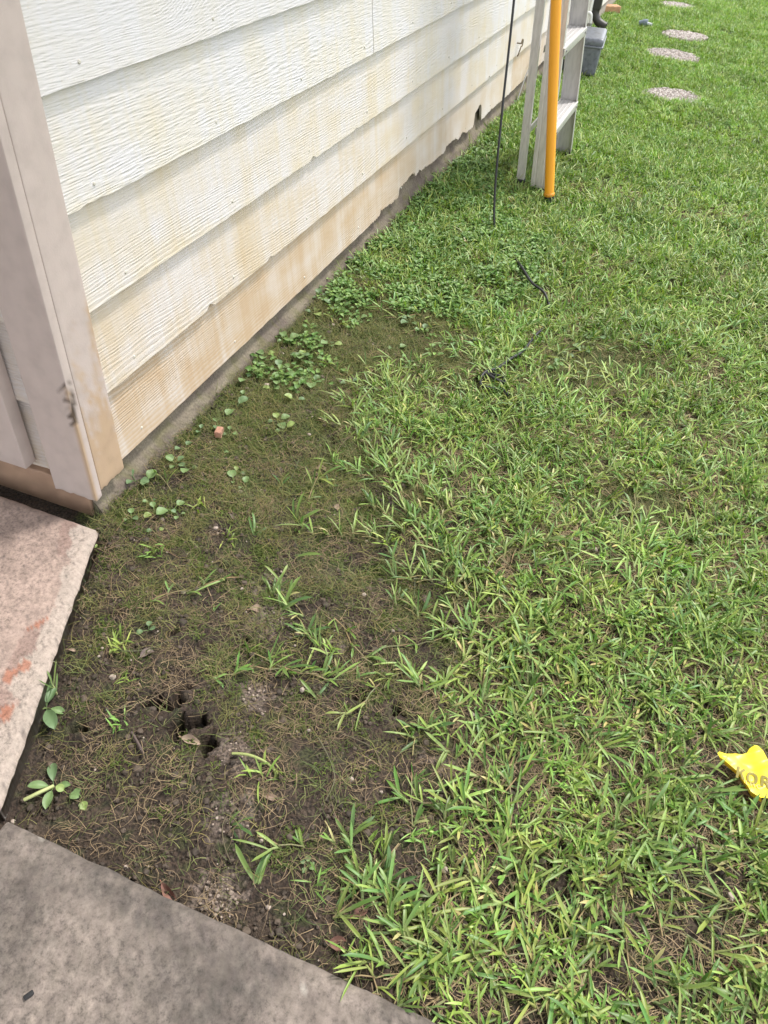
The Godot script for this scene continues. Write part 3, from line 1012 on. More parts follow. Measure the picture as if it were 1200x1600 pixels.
# ---------------------------------------------------------------- ladder, pole, cable
func build_ladder() -> void:
	var foot := Vector3(-0.55, 0, -3.47)
	var l := thing("step_ladder", "closed aluminium step ladder leaning towards the white wall", "ladder", foot)
	var lean := Vector3(-0.0865, 1.0, 0.0)
	var top := 1.85
	var near_z := -3.21
	var far_z := -3.73
	var inward := 0.055   # rails close in towards the top, per metre
	for s in 2:
		var z := near_z if s == 0 else far_z
		var dz := -inward if s == 0 else inward
		var a := Vector3(-0.514, 0.0, z) - foot
		var b := a + Vector3(lean.x, 1, dz) * top
		var m := bar(channel(0.066, 0.024 if s == 0 else -0.024, 0.0025 if s == 0 else -0.0025), a, b, Vector3.RIGHT)
		part("front_rail", m, M.aluminium, l)
		var c := Vector3(-0.598, 0.022, z - 0.02 + (0.0 if s == 0 else 0.04)) - foot
		var d := c + Vector3(-0.072, 1, dz * 0.9) * (top - 0.12)
		part("rear_leg", bar(channel(0.031, 0.02 if s == 0 else -0.02, 0.002 if s == 0 else -0.002), c, d, Vector3.RIGHT), M.aluminium, l)
		part("rubber_foot", rounded_box(Vector3(0.04, 0.03, 0.03), 0.004, 0.02), M.rubber, l, Transform3D(Basis.IDENTITY, c - Vector3(0, 0.010, 0.008 if s == 0 else -0.008)))
		part("rubber_foot", rounded_box(Vector3(0.07, 0.02, 0.03), 0.004, 0.02), M.rubber, l, Transform3D(Basis.IDENTITY, a + Vector3(0, 0.004, -0.012 if s == 0 else 0.012)))
	for k in 6:
		var y := 0.225 + k * 0.276
		var x := -0.514 + lean.x * y
		var zn := near_z - inward * y - 0.003
		var zf := far_z + inward * y + 0.003
		var at := Vector3(x, y, (zn + zf) / 2) - foot
		var step := part("step", rounded_box(Vector3(0.072, 0.003, zn - zf - 0.004), 0.001, 0.3), M.aluminium, l, Transform3D(Basis.IDENTITY, at))
		part("front_lip", rounded_box(Vector3(0.003, 0.028, zn - zf - 0.004), 0.001, 0.3), M.aluminium, step, Transform3D(Basis.IDENTITY, Vector3(0.0375, -0.0125, 0)))
		part("rear_lip", rounded_box(Vector3(0.003, 0.024, zn - zf - 0.004), 0.001, 0.3), M.aluminium, step, Transform3D(Basis.IDENTITY, Vector3(-0.0375, -0.0105, 0)))
		for r in 4:
			part("tread_rib", rounded_box(Vector3(0.004, 0.003, zn - zf - 0.01), 0.001, 0.3), M.aluminium, step, Transform3D(Basis.IDENTITY, Vector3(-0.024 + r * 0.016, 0.002, 0)))
		for s in 2:
			part("rivet", tube(PackedVector3Array([Vector3(0.0385, 0, 0), Vector3(0.0425, 0, 0)]), 0.005, 8), plain(lin(0.3, 0.3, 0.3), 0.4, 0.7), step, Transform3D(Basis.IDENTITY, Vector3(0, -0.012, (zn - zf) * (0.42 if s == 0 else -0.42))))
	for y in [0.185, 0.80, 1.4]:
		var x: float = -0.598 - 0.072 * y - 0.004
		part("rear_brace", bar(rect(0.006, 0.024), Vector3(x, y, near_z - inward * y - 0.03) - foot, Vector3(x, y, far_z + inward * y + 0.03) - foot, Vector3.RIGHT), M.aluminium, l)
	part("top_cap", rounded_box(Vector3(0.17, 0.05, 0.40), 0.008, 0.1), plain(lin(0.4, 0.4, 0.4), 0.5), l, Transform3D(Basis.IDENTITY, Vector3(-0.70, top + 0.01, -3.47) - foot))
	# ---- yellow pole
	var pole := thing("extension_pole", "orange yellow extension pole with black end cap leaning on the ladder", "pole", Vector3(-0.449, 0, -3.12))
	var dir := Vector3(-0.170, 1.0, -0.012).normalized()
	part("tube", tube(PackedVector3Array([dir * 0.028, dir * 0.04, dir * 1.2, dir * 2.1]), [0.019, 0.0185, 0.0185, 0.0185], 20), M.yellow_paint, pole)
	part("collar", tube(PackedVector3Array([dir * 0.022, dir * 0.026, dir * 0.034, dir * 0.037]), [0.0185, 0.0215, 0.0215, 0.0186], 20), plain(lin(0.62, 0.26, 0.02), 0.5), pole)
	part("end_cap", tube(PackedVector3Array([dir * -0.008, dir * -0.002, dir * 0.023]), [0.016, 0.0195, 0.0195], 20), M.rubber, pole)
	# ---- black cable hanging to the lawn and running on through the grass to a loop
	var base := Vector3(-0.561, 0, -2.713)
	var hang := [Vector3(-0.84, 2.2, -3.5), Vector3(-0.77, 1.35, -3.22), Vector3(-0.667, 0.673, -2.95), Vector3(-0.626, 0.379, -2.83), Vector3(-0.592, 0.14, -2.75), Vector3(-0.565, 0.025, -2.712)]
	for p in [[777, 372], [787, 388], [797, 398], [812, 430], [828, 455], [848, 472], [858, 490], [850, 515], [838, 530], [825, 546], [813, 560], [795, 571], [776, 585], [757, 591], [749, 603], [752, 613], [770, 617], [784, 619], [792, 628]]:
		var g := on_ground(p[0], p[1])
		hang.append(g + Vector3(0, 0.020 if p[1] > 528 else (0.030 if p[1] > 425 and p[1] < 480 else 0.008), 0))
	var local := []
	for p in hang: local.append(p - base)
	var cable := thing("cable", "black cable hanging by the ladder and looping through the grass", "cable", base)
	part("cord", tube(curve_points(local, 7), 0.0042, 8), M.cable, cable)
	var tail := []
	for p in [[760, 590], [768, 594], [778, 596], [786, 600], [787, 606], [778, 604], [766, 597], [758, 592]]:
		tail.append(on_ground(p[0], p[1]) + Vector3(0, 0.018, 0) - base)
	part("loop", tube(curve_points(tail, 6), 0.0042, 8), M.cable, cable)

# ---------------------------------------------------------------- bin and other small things
func build_small_objects() -> void:
	var bn := noise(7.0, 3, 51)
	var b := thing("storage_bin", "grey lidded plastic box standing in the grass beside the ladder", "box", Vector3(-0.745, 0, -5.40))
	b.rotation.y = 0.10
	var body_tint := func(p: Vector3) -> Color:
		return Color(0.17, 0.182, 0.215) * (1.0 + 0.25 * bn.get_noise_3d(p.x * 2.0, p.y * 0.6, p.z * 2.0)) + (Color(0.05, 0.05, 0.05) if bn.get_noise_3d(p.x * 9.0, p.y * 2.0, p.z * 9.0) > 0.3 else Color(0, 0, 0))
	var lid_tint := func(p: Vector3) -> Color:
		return Color(0.17, 0.182, 0.215).lerp(Color(0.06, 0.06, 0.06), 0.8 if bn.get_noise_3d(p.x * 4.0, 0.0, p.z * 4.0) > 0.28 else 0.0)
	part("body", rounded_box(Vector3(0.19, 0.165, 0.33), 0.02, 0.02, func(p): return Vector3(p.x * (1.0 + p.y * 0.25), p.y, p.z * (1.0 + p.y * 0.2)), body_tint), M.bin, b, Transform3D(Basis.IDENTITY, Vector3(0, 0.078, 0)))
	part("lid", rounded_box(Vector3(0.21, 0.045, 0.352), 0.016, 0.012, func(p): return p, lid_tint), M.bin, b, Transform3D(Basis.IDENTITY, Vector3(0, 0.172, 0)))
	part("lid_rim", rounded_box(Vector3(0.217, 0.012, 0.359), 0.005, 0.1, null, func(_p): return Color(0.17, 0.182, 0.215)), M.bin, b, Transform3D(Basis.IDENTITY, Vector3(0, 0.150, 0)))
	part("wheel", tube(PackedVector3Array([Vector3(-0.11, 0.03, 0.13), Vector3(-0.096, 0.03, 0.13)]), 0.032, 18), M.rubber, b)
	var brick_at := ground_at(946, 21)
	var brick := part("brick", rounded_box(Vector3(0.2, 0.055, 0.09), 0.005, 0.012, func(p): return p + Vector3.ONE * bn.get_noise_3d(p.x * 9.0, p.y * 9.0, p.z * 9.0) * 0.003, func(p): return Color(0.42, 0.24, 0.13) * (1.0 + 0.4 * bn.get_noise_3d(p.x * 5.0, p.y * 5.0, p.z * 5.0))), M.vertex, self, Transform3D(Basis(Vector3.UP, 0.5), brick_at + Vector3(0, 0.03, 0)))
	tag(brick, "tan brick lying in the grass by the downspout", "brick")
	var sp_at := ground_at(1003, 44)
	var sp := thing("sprinkler_head", "small blue grey sprinkler head lying in the far lawn", "sprinkler", sp_at)
	part("body", tube(PackedVector3Array([Vector3(-0.03, 0.03, 0), Vector3(-0.005, 0.035, 0), Vector3(0.0, 0.035, 0), Vector3(0.03, 0.035, 0.0)]), [0.016, 0.018, 0.024, 0.026], 12), plain(lin(0.16, 0.2, 0.25), 0.5), sp)
	part("nozzle", tube(PackedVector3Array([Vector3(0.02, 0.035, 0), Vector3(0.065, 0.03, 0.01)]), 0.011, 10), plain(lin(0.45, 0.48, 0.5), 0.5), sp)
	var chip := part("brick_fragment", rounded_box(Vector3(0.016, 0.018, 0.026), 0.003, 0.006, func(p): return p + Vector3.ONE * bn.get_noise_3d(p.x * 40.0, p.y * 40.0, p.z * 40.0) * 0.003, func(_p): return Color(0.36, 0.19, 0.13)), M.vertex, self, Transform3D(Basis(Vector3.UP, 0.25), on_ground(343, 682) + Vector3(0, 0.012, 0)))
	tag(chip, "small reddish brick fragment among seedlings near the footing", "brick fragment")

func build_stepping_stones() -> void:
	var sn := noise(12.0, 3, 55)
	var names := ["round pebbled stepping stone closest to the ladder, partly grown over", "round pebbled stepping stone, second along from the ladder", "round pebbled stepping stone, third along from the ladder", "round pebbled stepping stone, fourth along from the ladder"]
	var centres := [[1052, 153], [1047, 88], [1070, 57], [1056, 10]]
	var radii := [0.185, 0.19, 0.175, 0.17]
	for i in 4:
		var at := ground_at(centres[i][0], centres[i][1])
		var s := thing("stepping_stone", names[i], "stepping stone", at, "stepping stones across the lawn")
		var st := tool()
		var rings := []
		var cols := []
		for e in [[0.0, 0.010], [0.35, 0.010], [0.7, 0.010], [0.93, 0.0095], [0.98, 0.006], [1.0, -0.002], [1.0, -0.03]]:
			var ring := []
			var crow := []
			for k in 41:
				var a := TAU * (k % 40) / 40.0
				var wob := 1.0 + sn.get_noise_2d(cos(a) * 0.2 + i, sin(a) * 0.2) * 0.14
				ring.append(Vector3(cos(a) * e[0] * radii[i] * wob, e[1], sin(a) * e[0] * radii[i] * wob))
				crow.append(Color(0.22, 0.185, 0.165) * (1.0 + 0.3 * sn.get_noise_2d(ring[k].x, ring[k].z)))
			rings.append(ring)
			cols.append(crow)
		sheet(st, rings, cols, [], 0, false)
		part("base", done(st), M.concrete, s)
		# the pebbles set in it
		var peb := tool()
		for k in 620:
			var a := rng.randf() * TAU
			var r: float = sqrt(rng.randf()) * radii[i] * 0.94
			var size := rng.randf_range(0.004, 0.0085)
			var c := Color(0.46, 0.42, 0.39).lerp(Color(0.26, 0.20, 0.18), rng.randf() * rng.randf() * 1.4) * rng.randf_range(0.6, 1.15)
			var at_p := Vector3(cos(a) * r, 0.0105, sin(a) * r)
			var n := 6
			var tip := at_p + Vector3(0, size * 0.45, 0)
			var turn := rng.randf() * TAU
			var squash := rng.randf_range(0.6, 1.0)
			for m in n:
				var a0 := TAU * m / n
				var a1 := TAU * (m + 1) / n
				var p0 := at_p + Vector3(cos(a0), 0, sin(a0) * squash).rotated(Vector3.UP, turn) * size
				var p1 := at_p + Vector3(cos(a1), 0, sin(a1) * squash).rotated(Vector3.UP, turn) * size
				var q0 := p0.lerp(tip, 0.45) + Vector3(0, size * 0.22, 0)
				var q1 := p1.lerp(tip, 0.45) + Vector3(0, size * 0.22, 0)
				for p in [p0, q0, q1, p0, q1, p1, q0, tip, q1]: emit(peb, p, c, Vector2.ZERO, k + 1)
		part("pebbles", done(peb), M.vertex, s).set_meta("kind", "stuff")

# ---------------------------------------------------------------- yellow wrapper
func build_wrapper() -> void:
	var at := on_ground(1166, 1208) + Vector3(0, 0.034, 0)
	var o := thing("plastic_wrapper", "crumpled bright yellow plastic wrapper with faded grey lettering on the grass", "wrapper", at)
	var wn := noise(16.0, 2, 57)
	var outline := PackedVector2Array()
	for p in [[1121, 1177], [1124, 1174], [1134, 1178], [1150, 1177], [1158, 1180], [1166, 1178], [1170, 1171], [1177, 1167], [1182, 1168], [1190, 1178], [1200, 1190], [1222, 1205], [1236, 1226], [1228, 1250], [1212, 1246], [1196, 1245], [1188, 1248], [1180, 1243], [1172, 1237], [1164, 1222], [1155, 1209], [1145, 1199], [1134, 1190], [1124, 1183]]:
		var g := ground_at(p[0], p[1], at.y)
		outline.append(Vector2(g.x - at.x, g.z - at.z))
	var crease := func(x: float, z: float) -> float:
		var d := absf(fmod(absf(x * 0.6 + z * 1.1) + 0.9, 0.034) - 0.017)
		return d * 0.22 + wn.get_noise_2d(x * 0.8, z * 0.8) * 0.010 + wn.get_noise_2d(x * 3.0, z * 3.0) * 0.0004 - 0.008 * smoothstep(0.02, 0.06, absf(x + z * 0.3))
	# fill the outline with a fine net, its rim drawn to the outline
	var st := tool()
	var lo := outline[0]
	var hi := outline[0]
	for p in outline:
		lo = lo.min(p)
		hi = hi.max(p)
	var cell := 0.0018
	var nu := int((hi.x - lo.x) / cell) + 2
	var nv := int((hi.y - lo.y) / cell) + 2
	var net := []
	var inside := []
	for j in nv:
		var row := []
		var irow := []
		for i in nu:
			var p := lo + Vector2(i, j) * cell
			var ok := Geometry2D.is_point_in_polygon(p, outline)
			if not ok:
				var best := 1e9
				var near := p
				for k in outline.size():
					var q := Geometry2D.get_closest_point_to_segment(p, outline[k], outline[(k + 1) % outline.size()])
					if q.distance_to(p) < best:
						best = q.distance_to(p)
						near = q
				p = near
			row.append(Vector3(p.x, crease.call(p.x, p.y), p.y))
			irow.append(ok)
		net.append(row)
		inside.append(irow)
	for j in nv - 1:
		for i in nu - 1:
			if inside[j][i] or inside[j][i + 1] or inside[j + 1][i] or inside[j + 1][i + 1]:
				for q in [[j, i], [j, i + 1], [j + 1, i + 1], [j, i], [j + 1, i + 1], [j + 1, i]]:
					emit(st, net[q[0]][q[1]], Color(0.88, 0.70, 0.035), Vector2.ZERO, 0)
	var film := plain(Color.WHITE, 0.38)
	film.vertex_color_use_as_albedo = true
	film.cull_mode = BaseMaterial3D.CULL_DISABLED
	film.backlight_enabled = true
	film.backlight = Color(0.5, 0.42, 0.03)
	part("film", done(st), film, o)
	# folded-under edge along the lower side
	var under := tool()
	var lower := []
	var inner := []
	for k in range(16, 24):
		var p := outline[k]
		lower.append(Vector3(p.x, crease.call(p.x, p.y), p.y))
		inner.append(Vector3(p.x + 0.006, crease.call(p.x, p.y) - 0.014, p.y - 0.002))
	sheet(under, [lower, inner], [], [], 0)
	part("folded_edge", done(under), plain(lin(0.80, 0.48, 0.02), 0.4), o)
	# faded print, following the creases
	var ink := [[Color(0.24, 0.20, 0.05), "KOR", 0.019, Vector2(1148, 1205)], [Color(0.46, 0.40, 0.14), "LHC", 0.009, Vector2(1164, 1222)]]
	var ex := (ground_at(1200, 1214, at.y) - ground_at(1152, 1196, at.y)).normalized()
	var right := Vector2(ex.x, ex.z)
	var down := Vector2(-right.y, right.x)
	for e in ink:
		var begin := ground_at(e[3].x, e[3].y, at.y) - at
		var origin := Vector2(begin.x, begin.z)
		var tm := TextMesh.new()
		tm.text = e[1]
		var f := SystemFont.new()
		f.font_names = PackedStringArray(["Droid Sans"])
		f.font_weight = 800
		tm.font = f
		tm.font_size = 64
		tm.pixel_size = e[2] / 46.0
		tm.depth = 0.0
		tm.curve_step = 2.0
		tm.horizontal_alignment = HORIZONTAL_ALIGNMENT_LEFT
		var arr := tm.get_mesh_arrays()
		var v: PackedVector3Array = arr[Mesh.ARRAY_VERTEX]
		var ids: PackedInt32Array = arr[Mesh.ARRAY_INDEX]
		var lt := tool()
		for k in range(0, ids.size(), 3):
			var a := v[ids[k]]
			var b := v[ids[k + 1]]
			var c := v[ids[k + 2]]
			var n := 4
			for i in n:
				for j in n - i:
					var q := [[i, j], [i + 1, j], [i, j + 1]]
					var q2 := [[i + 1, j], [i + 1, j + 1], [i, j + 1]]
					for t in ([q, q2] if i + j < n - 1 else [q]):
						for w in t:
							var p3: Vector3 = a + (b - a) * (float(w[0]) / n) + (c - a) * (float(w[1]) / n)
							var p: Vector2 = origin + right * p3.x - down * p3.y
							emit(lt, Vector3(p.x, crease.call(p.x, p.y) + 0.0016, p.y), e[0], Vector2.ZERO, 0)
		part("lettering", done(lt), M.vertex, o)

# ---------------------------------------------------------------- weeds
func build_weeds() -> void:
	var fresh := Color(0.19, 0.29, 0.115)
	var dull := Color(0.15, 0.235, 0.11)
	var lime := Color(0.28, 0.37, 0.12)
	var rosette_leaves := []
	for k in 5: rosette_leaves.append(leaf_mesh(900 + k, 0.034 + 0.004 * k, 0.017 + 0.001 * k, 0.012, 0.5, 0.35, 0.45, [fresh, dull, fresh, lime, dull][k], 0.12))
	var round_leaves := []
	for k in 6: round_leaves.append(leaf_mesh(920 + k, 0.015 + 0.0022 * k, 0.013 + 0.002 * k, 0.014, 0.75, 0.25, 0.1, [fresh, dull, fresh, dull, lime, fresh][k], 0.1))
	var weed := func(px: float, py: float, leaves: Array, count: int, size: float, label: String, group: String, called: String) -> Node3D:
		var w := thing(called, label, "weed", on_ground(px, py) - Vector3(0, 0.001, 0), group)
		var a0 := rng.randf() * TAU
		for k in count:
			var m: Mesh = leaves[rng.randi() % leaves.size()]
			var t := Transform3D((Basis(Vector3.UP, a0 + TAU * k / count + rng.randf_range(-0.35, 0.35)) * Basis(Vector3.BACK, rng.randf_range(-0.2, 0.35))).scaled(Vector3.ONE * size * rng.randf_range(0.8, 1.15)), Vector3.ZERO)
			part("leaf", m, M.leaf, w, t)
		return w
	weed.call(72, 1106, rosette_leaves, 6, 0.92, "pale green rosette weed with spoon shaped leaves against the pink slab edge", "", "rosette_weed")
	var w: Node3D = weed.call(84, 1230, rosette_leaves, 4, 0.72, "rosette weed with a cut pale stem in the earth near both slabs", "", "rosette_weed")
	part("cut_stem", tube(PackedVector3Array([Vector3(0.0, 0.004, 0.0), Vector3(-0.006, 0.014, 0.018), Vector3(-0.024, 0.006, 0.035)]), 0.003, 7), plain(lin(0.42, 0.46, 0.2), 0.6), w)
	weed.call(105, 1240, round_leaves, 2, 0.75, "two leaved seedling beside the rosette with the cut stem", "", "seedling")
	weed.call(128, 1247, round_leaves, 2, 0.7, "lone round leaved seedling on dark earth near the grey slab tip", "", "seedling")
	weed.call(142, 862, round_leaves, 3, 0.62, "small seedling at the pink slab edge below the house corner", "", "seedling")
	weed.call(232, 985, round_leaves, 3, 0.7, "small seedling with a dark leaf amid bare earth", "", "seedling")
	weed.call(481, 1352, round_leaves, 5, 0.42, "tiny cloverlike seedling on bare earth beyond the grey slab", "", "seedling")
	var group := "seedlings along the footing"
	for p in [[212, 752, 3, 1.1], [229, 757, 2, 1.0], [274, 727, 3, 0.9], [294, 734, 3, 0.8], [287, 703, 2, 0.9], [313, 675, 2, 0.8], [340, 667, 2, 0.9], [359, 678, 3, 0.7], [368, 640, 2, 1.15], [377, 622, 2, 0.7], [434, 660, 4, 0.95], [445, 674, 2, 0.85], [362, 708, 1, 0.6], [371, 739, 3, 0.6], [365, 754, 2, 0.8], [381, 760, 2, 0.7], [270, 798, 2, 1.0], [279, 806, 3, 0.7], [242, 802, 3, 0.9], [236, 787, 2, 0.6], [205, 810, 3, 0.8], [243, 830, 2, 0.6], [384, 594, 2, 0.9], [397, 577, 2, 1.0], [441, 588, 3, 1.0], [433, 597, 3, 0.9], [461, 628, 2, 0.9], [500, 467, 4, 1.1], [490, 492, 3, 1.0], [447, 535, 4, 1.2], [437, 580, 4, 1.1], [487, 600, 3, 1.1], [517, 542, 5, 1.0], [546, 600, 2, 0.9], [619, 548, 2, 1.0], [633, 477, 3, 1.0], [623, 443, 4, 1.1], [470, 560, 4, 1.0], [455, 600, 3, 0.9], [427, 610, 3, 0.8], [415, 560, 3, 0.9], [520, 480, 4, 1.0], [560, 500, 3, 0.9]]:
		var near := "at the house corner" if p[0] < 300 else ("by the brick fragment" if p[1] > 635 and p[0] < 400 else ("amid fine mossy grass" if p[1] > 620 else "under the tan stained lowest board"))
		weed.call(p[0], p[1], round_leaves, p[2], p[3], ["", "one leaf", "pair of round leaves", "three leaved", "bushy round leaved", "spreading many leaved"][p[2]] + " green seedling " + near, group, "seedling")
	for p in [[771, 555, 5], [745, 540, 4], [910, 552, 5], [880, 560, 4], [930, 530, 4], [640, 505, 4], [690, 440, 5], [660, 520, 3]]:
		weed.call(p[0], p[1], round_leaves, p[2], 1.05, "low leafy weed where the lawn thins around the bare patches", "weeds in the thin lawn", "leafy_weed")
	# clover-like ground cover along the wall
	var cover := []
	for k in 6:
		var st := tool()
		var r: RandomNumberGenerator = RandomNumberGenerator.new()
		r.seed = 950 + k
		for i in 7:
			var lm := leaf_mesh(960 + k * 7 + i, r.randf_range(0.007, 0.019), r.randf_range(0.006, 0.014), r.randf_range(0.006, 0.024), r.randf_range(0.5, 1.2), 0.3, 0.1, Color(0.10, 0.215, 0.05).lerp(Color(0.24, 0.37, 0.10), r.randf()) * r.randf_range(0.75, 1.2), 0.1)
			st.append_from(lm, 0, Transform3D(Basis(Vector3.UP, r.randf() * TAU), Vector3(r.randf_range(-0.02, 0.02), 0, r.randf_range(-0.02, 0.02))))
		cover.append(st.commit())
	var spots := [[], [], [], [], [], []]
	for k in 26000:
		var x := rng.randf_range(-0.92, -0.1)
		var z := rng.randf_range(-4.4, -1.5)
		var inside := Geometry2D.is_point_in_polygon(Vector2(x, z), clover_polygon)
		var chance := 0.30 if inside else (0.10 if x < -0.72 and z < -1.4 else 0.006)
		chance *= 0.45 + n_low.get_noise_2d(x * 5.0 + 80.0, z * 5.0) * 1.6
		if x < WALL_X + 0.02 or rng.randf() > chance: continue
		var tint := rng.randf_range(0.8, 1.15)
		spots[rng.randi() % 6].append([pose(Vector3(x, soil_height(x, z) + (0.006 if inside else 0.0), z), rng.randf() * TAU, rng.randf_range(-0.15, 0.15), rng.randf_range(0.75, 1.25)), Color(tint, tint, tint)])
	scatter("clover_patch", "low clover like ground cover with small round leaves along the white wall", "ground cover", "clover_leaves", cover, spots, M.leaf)

# ---------------------------------------------------------------- litter on the bare earth
func build_litter() -> void:
	var brown := [Color(0.23, 0.16, 0.12), Color(0.30, 0.22, 0.16), Color(0.22, 0.11, 0.085), Color(0.17, 0.13, 0.115), Color(0.42, 0.2, 0.09)]
	var list := [
		[225, 1035, 0.036, 0.015, 3, 1.2, "grey brown oval dead leaf lying on bare earth"],
		[290, 1157, 0.034, 0.014, 1, 0.1, "tan dead leaf beside the black fuzzy clumps"],
		[262, 1382, 0.040, 0.013, 2, -0.5, "reddish dead leaf resting against the grey slab edge"],
		[415, 1246, 0.032, 0.010, 0, 0.1, "curled brown dead leaf on bare earth among thin grass"],
		[560, 1440, 0.026, 0.014, 2, 0.9, "small mauve brown dead leaf beside a short sprig of grass"],
		[522, 1478, 0.028, 0.018, 2, 0.2, "dark red crumpled dead leaf near the grey slab edge"],
		[775, 1506, 0.026, 0.014, 2, -0.5, "dark brown dead leaf between blades of coarse grass"],
		[1131, 1517, 0.024, 0.010, 4, 0.2, "orange dead leaf on thatch in the coarse lawn"],
		[395, 958, 0.026, 0.014, 1, 0.6, "tan dead leaf by the long grass sprig on bare earth"],
		[500, 736, 0.024, 0.016, 1, 0.4, "pale brown dead leaf in the moss"],
		[113, 1020, 0.014, 0.006, 1, 0.3, "small pinkish leaf scrap beside the pink slab"],
		[365, 805, 0.030, 0.006, 3, -0.5, "narrow grey dead leaf lying in fine mossy grass"],
		[525, 797, 0.018, 0.012, 1, 0.4, "crinkled beige leaf scrap in mossy ground"],
		[750, 855, 0.016, 0.01, 2, 0.1, "dark red leaf scrap at the lawn edge"]]
	for e in list:
		var m := leaf_mesh(int(e[0]), e[2], e[3], 0.004, 0.05, 0.7, 0.25, brown[e[4]], 0.5)
		var o := part("dead_leaf", m, M.dry, self, Transform3D(Basis(Vector3.UP, e[5]) * Basis(Vector3.RIGHT, 0.25), on_ground(e[0], e[1]) + Vector3(-0.012, 0.004, 0)))
		tag(o, e[6], "dead leaf", "dead leaves")
	var stick := part("cut_stalk", tube(curve_points([Vector3(-0.036, 0.002, 0.004), Vector3(-0.01, 0.006, -0.002), Vector3(0.02, 0.005, -0.002), Vector3(0.045, 0.001, 0.006)], 4), [0.002, 0.0022, 0.0023, 0.0023, 0.0023, 0.0023, 0.0022, 0.002, 0.002, 0.0018, 0.0018, 0.0016, 0.0015], 7), plain(lin(0.30, 0.34, 0.12), 0.6), self, Transform3D(Basis.IDENTITY, on_ground(397, 1191) + Vector3(0, 0.006, 0)))
	tag(stick, "pale green cut stalk lying flat on bare earth", "stalk")
	var twig := part("twig", tube(curve_points([Vector3(-0.02, 0.001, -0.012), Vector3(0, 0.004, 0), Vector3(0.02, 0.002, 0.013)], 4), 0.0018, 6), plain(lin(0.11, 0.08, 0.07), 0.8), self, Transform3D(Basis.IDENTITY, on_ground(216, 1163) + Vector3(0, 0.004, 0)))
	tag(twig, "short dark twig on bare earth below the tan leaf", "twig")
	var mark := part("black_chip", rounded_box(Vector3(0.006, 0.003, 0.012), 0.0012, 0.01), M.rubber, self, Transform3D(Basis(Vector3.UP, -0.5), ground_at(45, 1555, SLAB_TOP) + Vector3(0, 0.0006, 0)))
	tag(mark, "small black seed lying on the mottled grey slab", "seed")
	# crumbs of earth, grit and pale mortar
	var crumbs := []
	for k in 4:
		crumbs.append(rounded_box(Vector3(0.005, 0.004, 0.006), 0.0018, 0.01, func(p): return p + Vector3(n_fine.get_noise_3d(p.x * 9.0 + k, p.y * 9.0, p.z * 9.0), 0, 0) * 0.002, func(_p): return Color.WHITE))
	var spots := [[], [], [], []]
	for k in 42000:
		var x := rng.randf_range(-0.92, 0.45)
		var z := rng.randf_range(-1.9, -0.29)
		if off_soil(x, z) or in_hole(x, z): continue
		var lump := n_low.get_noise_2d(x * 12.0 + 30.0, z * 12.0)
		if rng.randf() > 0.28 + lump * 0.9 + (0.35 if z < -0.75 and z > -0.95 and x < -0.8 else 0.0): continue
		var c := Color(0.065, 0.048, 0.035) * rng.randf_range(0.6, 1.6)
		if rng.randf() < 0.03: c = Color(0.38, 0.31, 0.26)
		spots[rng.randi() % 4].append([pose(Vector3(x, soil_height(x, z) + 0.0015, z), rng.randf() * TAU, rng.randf_range(-0.5, 0.5), 0.35 + rng.randf() * rng.randf() * rng.randf() * 2.6), c])
	for s in [[432, 920], [398, 1090], [372, 1172], [345, 1385], [355, 1280], [430, 960], [335, 1400], [345, 1420]]:
		for k in 26:
			var g := on_ground(s[0] + rng.randfn() * 13.0, s[1] + rng.randfn() * 17.0)
			spots[rng.randi() % 4].append([pose(g + Vector3(0, 0.002, 0), rng.randf() * TAU, rng.randf_range(-0.4, 0.4), 0.3 + rng.randf() * rng.randf() * 0.9), Color(0.30, 0.235, 0.19) * rng.randf_range(0.6, 1.2)])
	scatter("soil_crumbs", "crumbs of dark earth and pale grit strewn over the bare ground", "gravel", "crumbs", crumbs, spots, M.vertex)

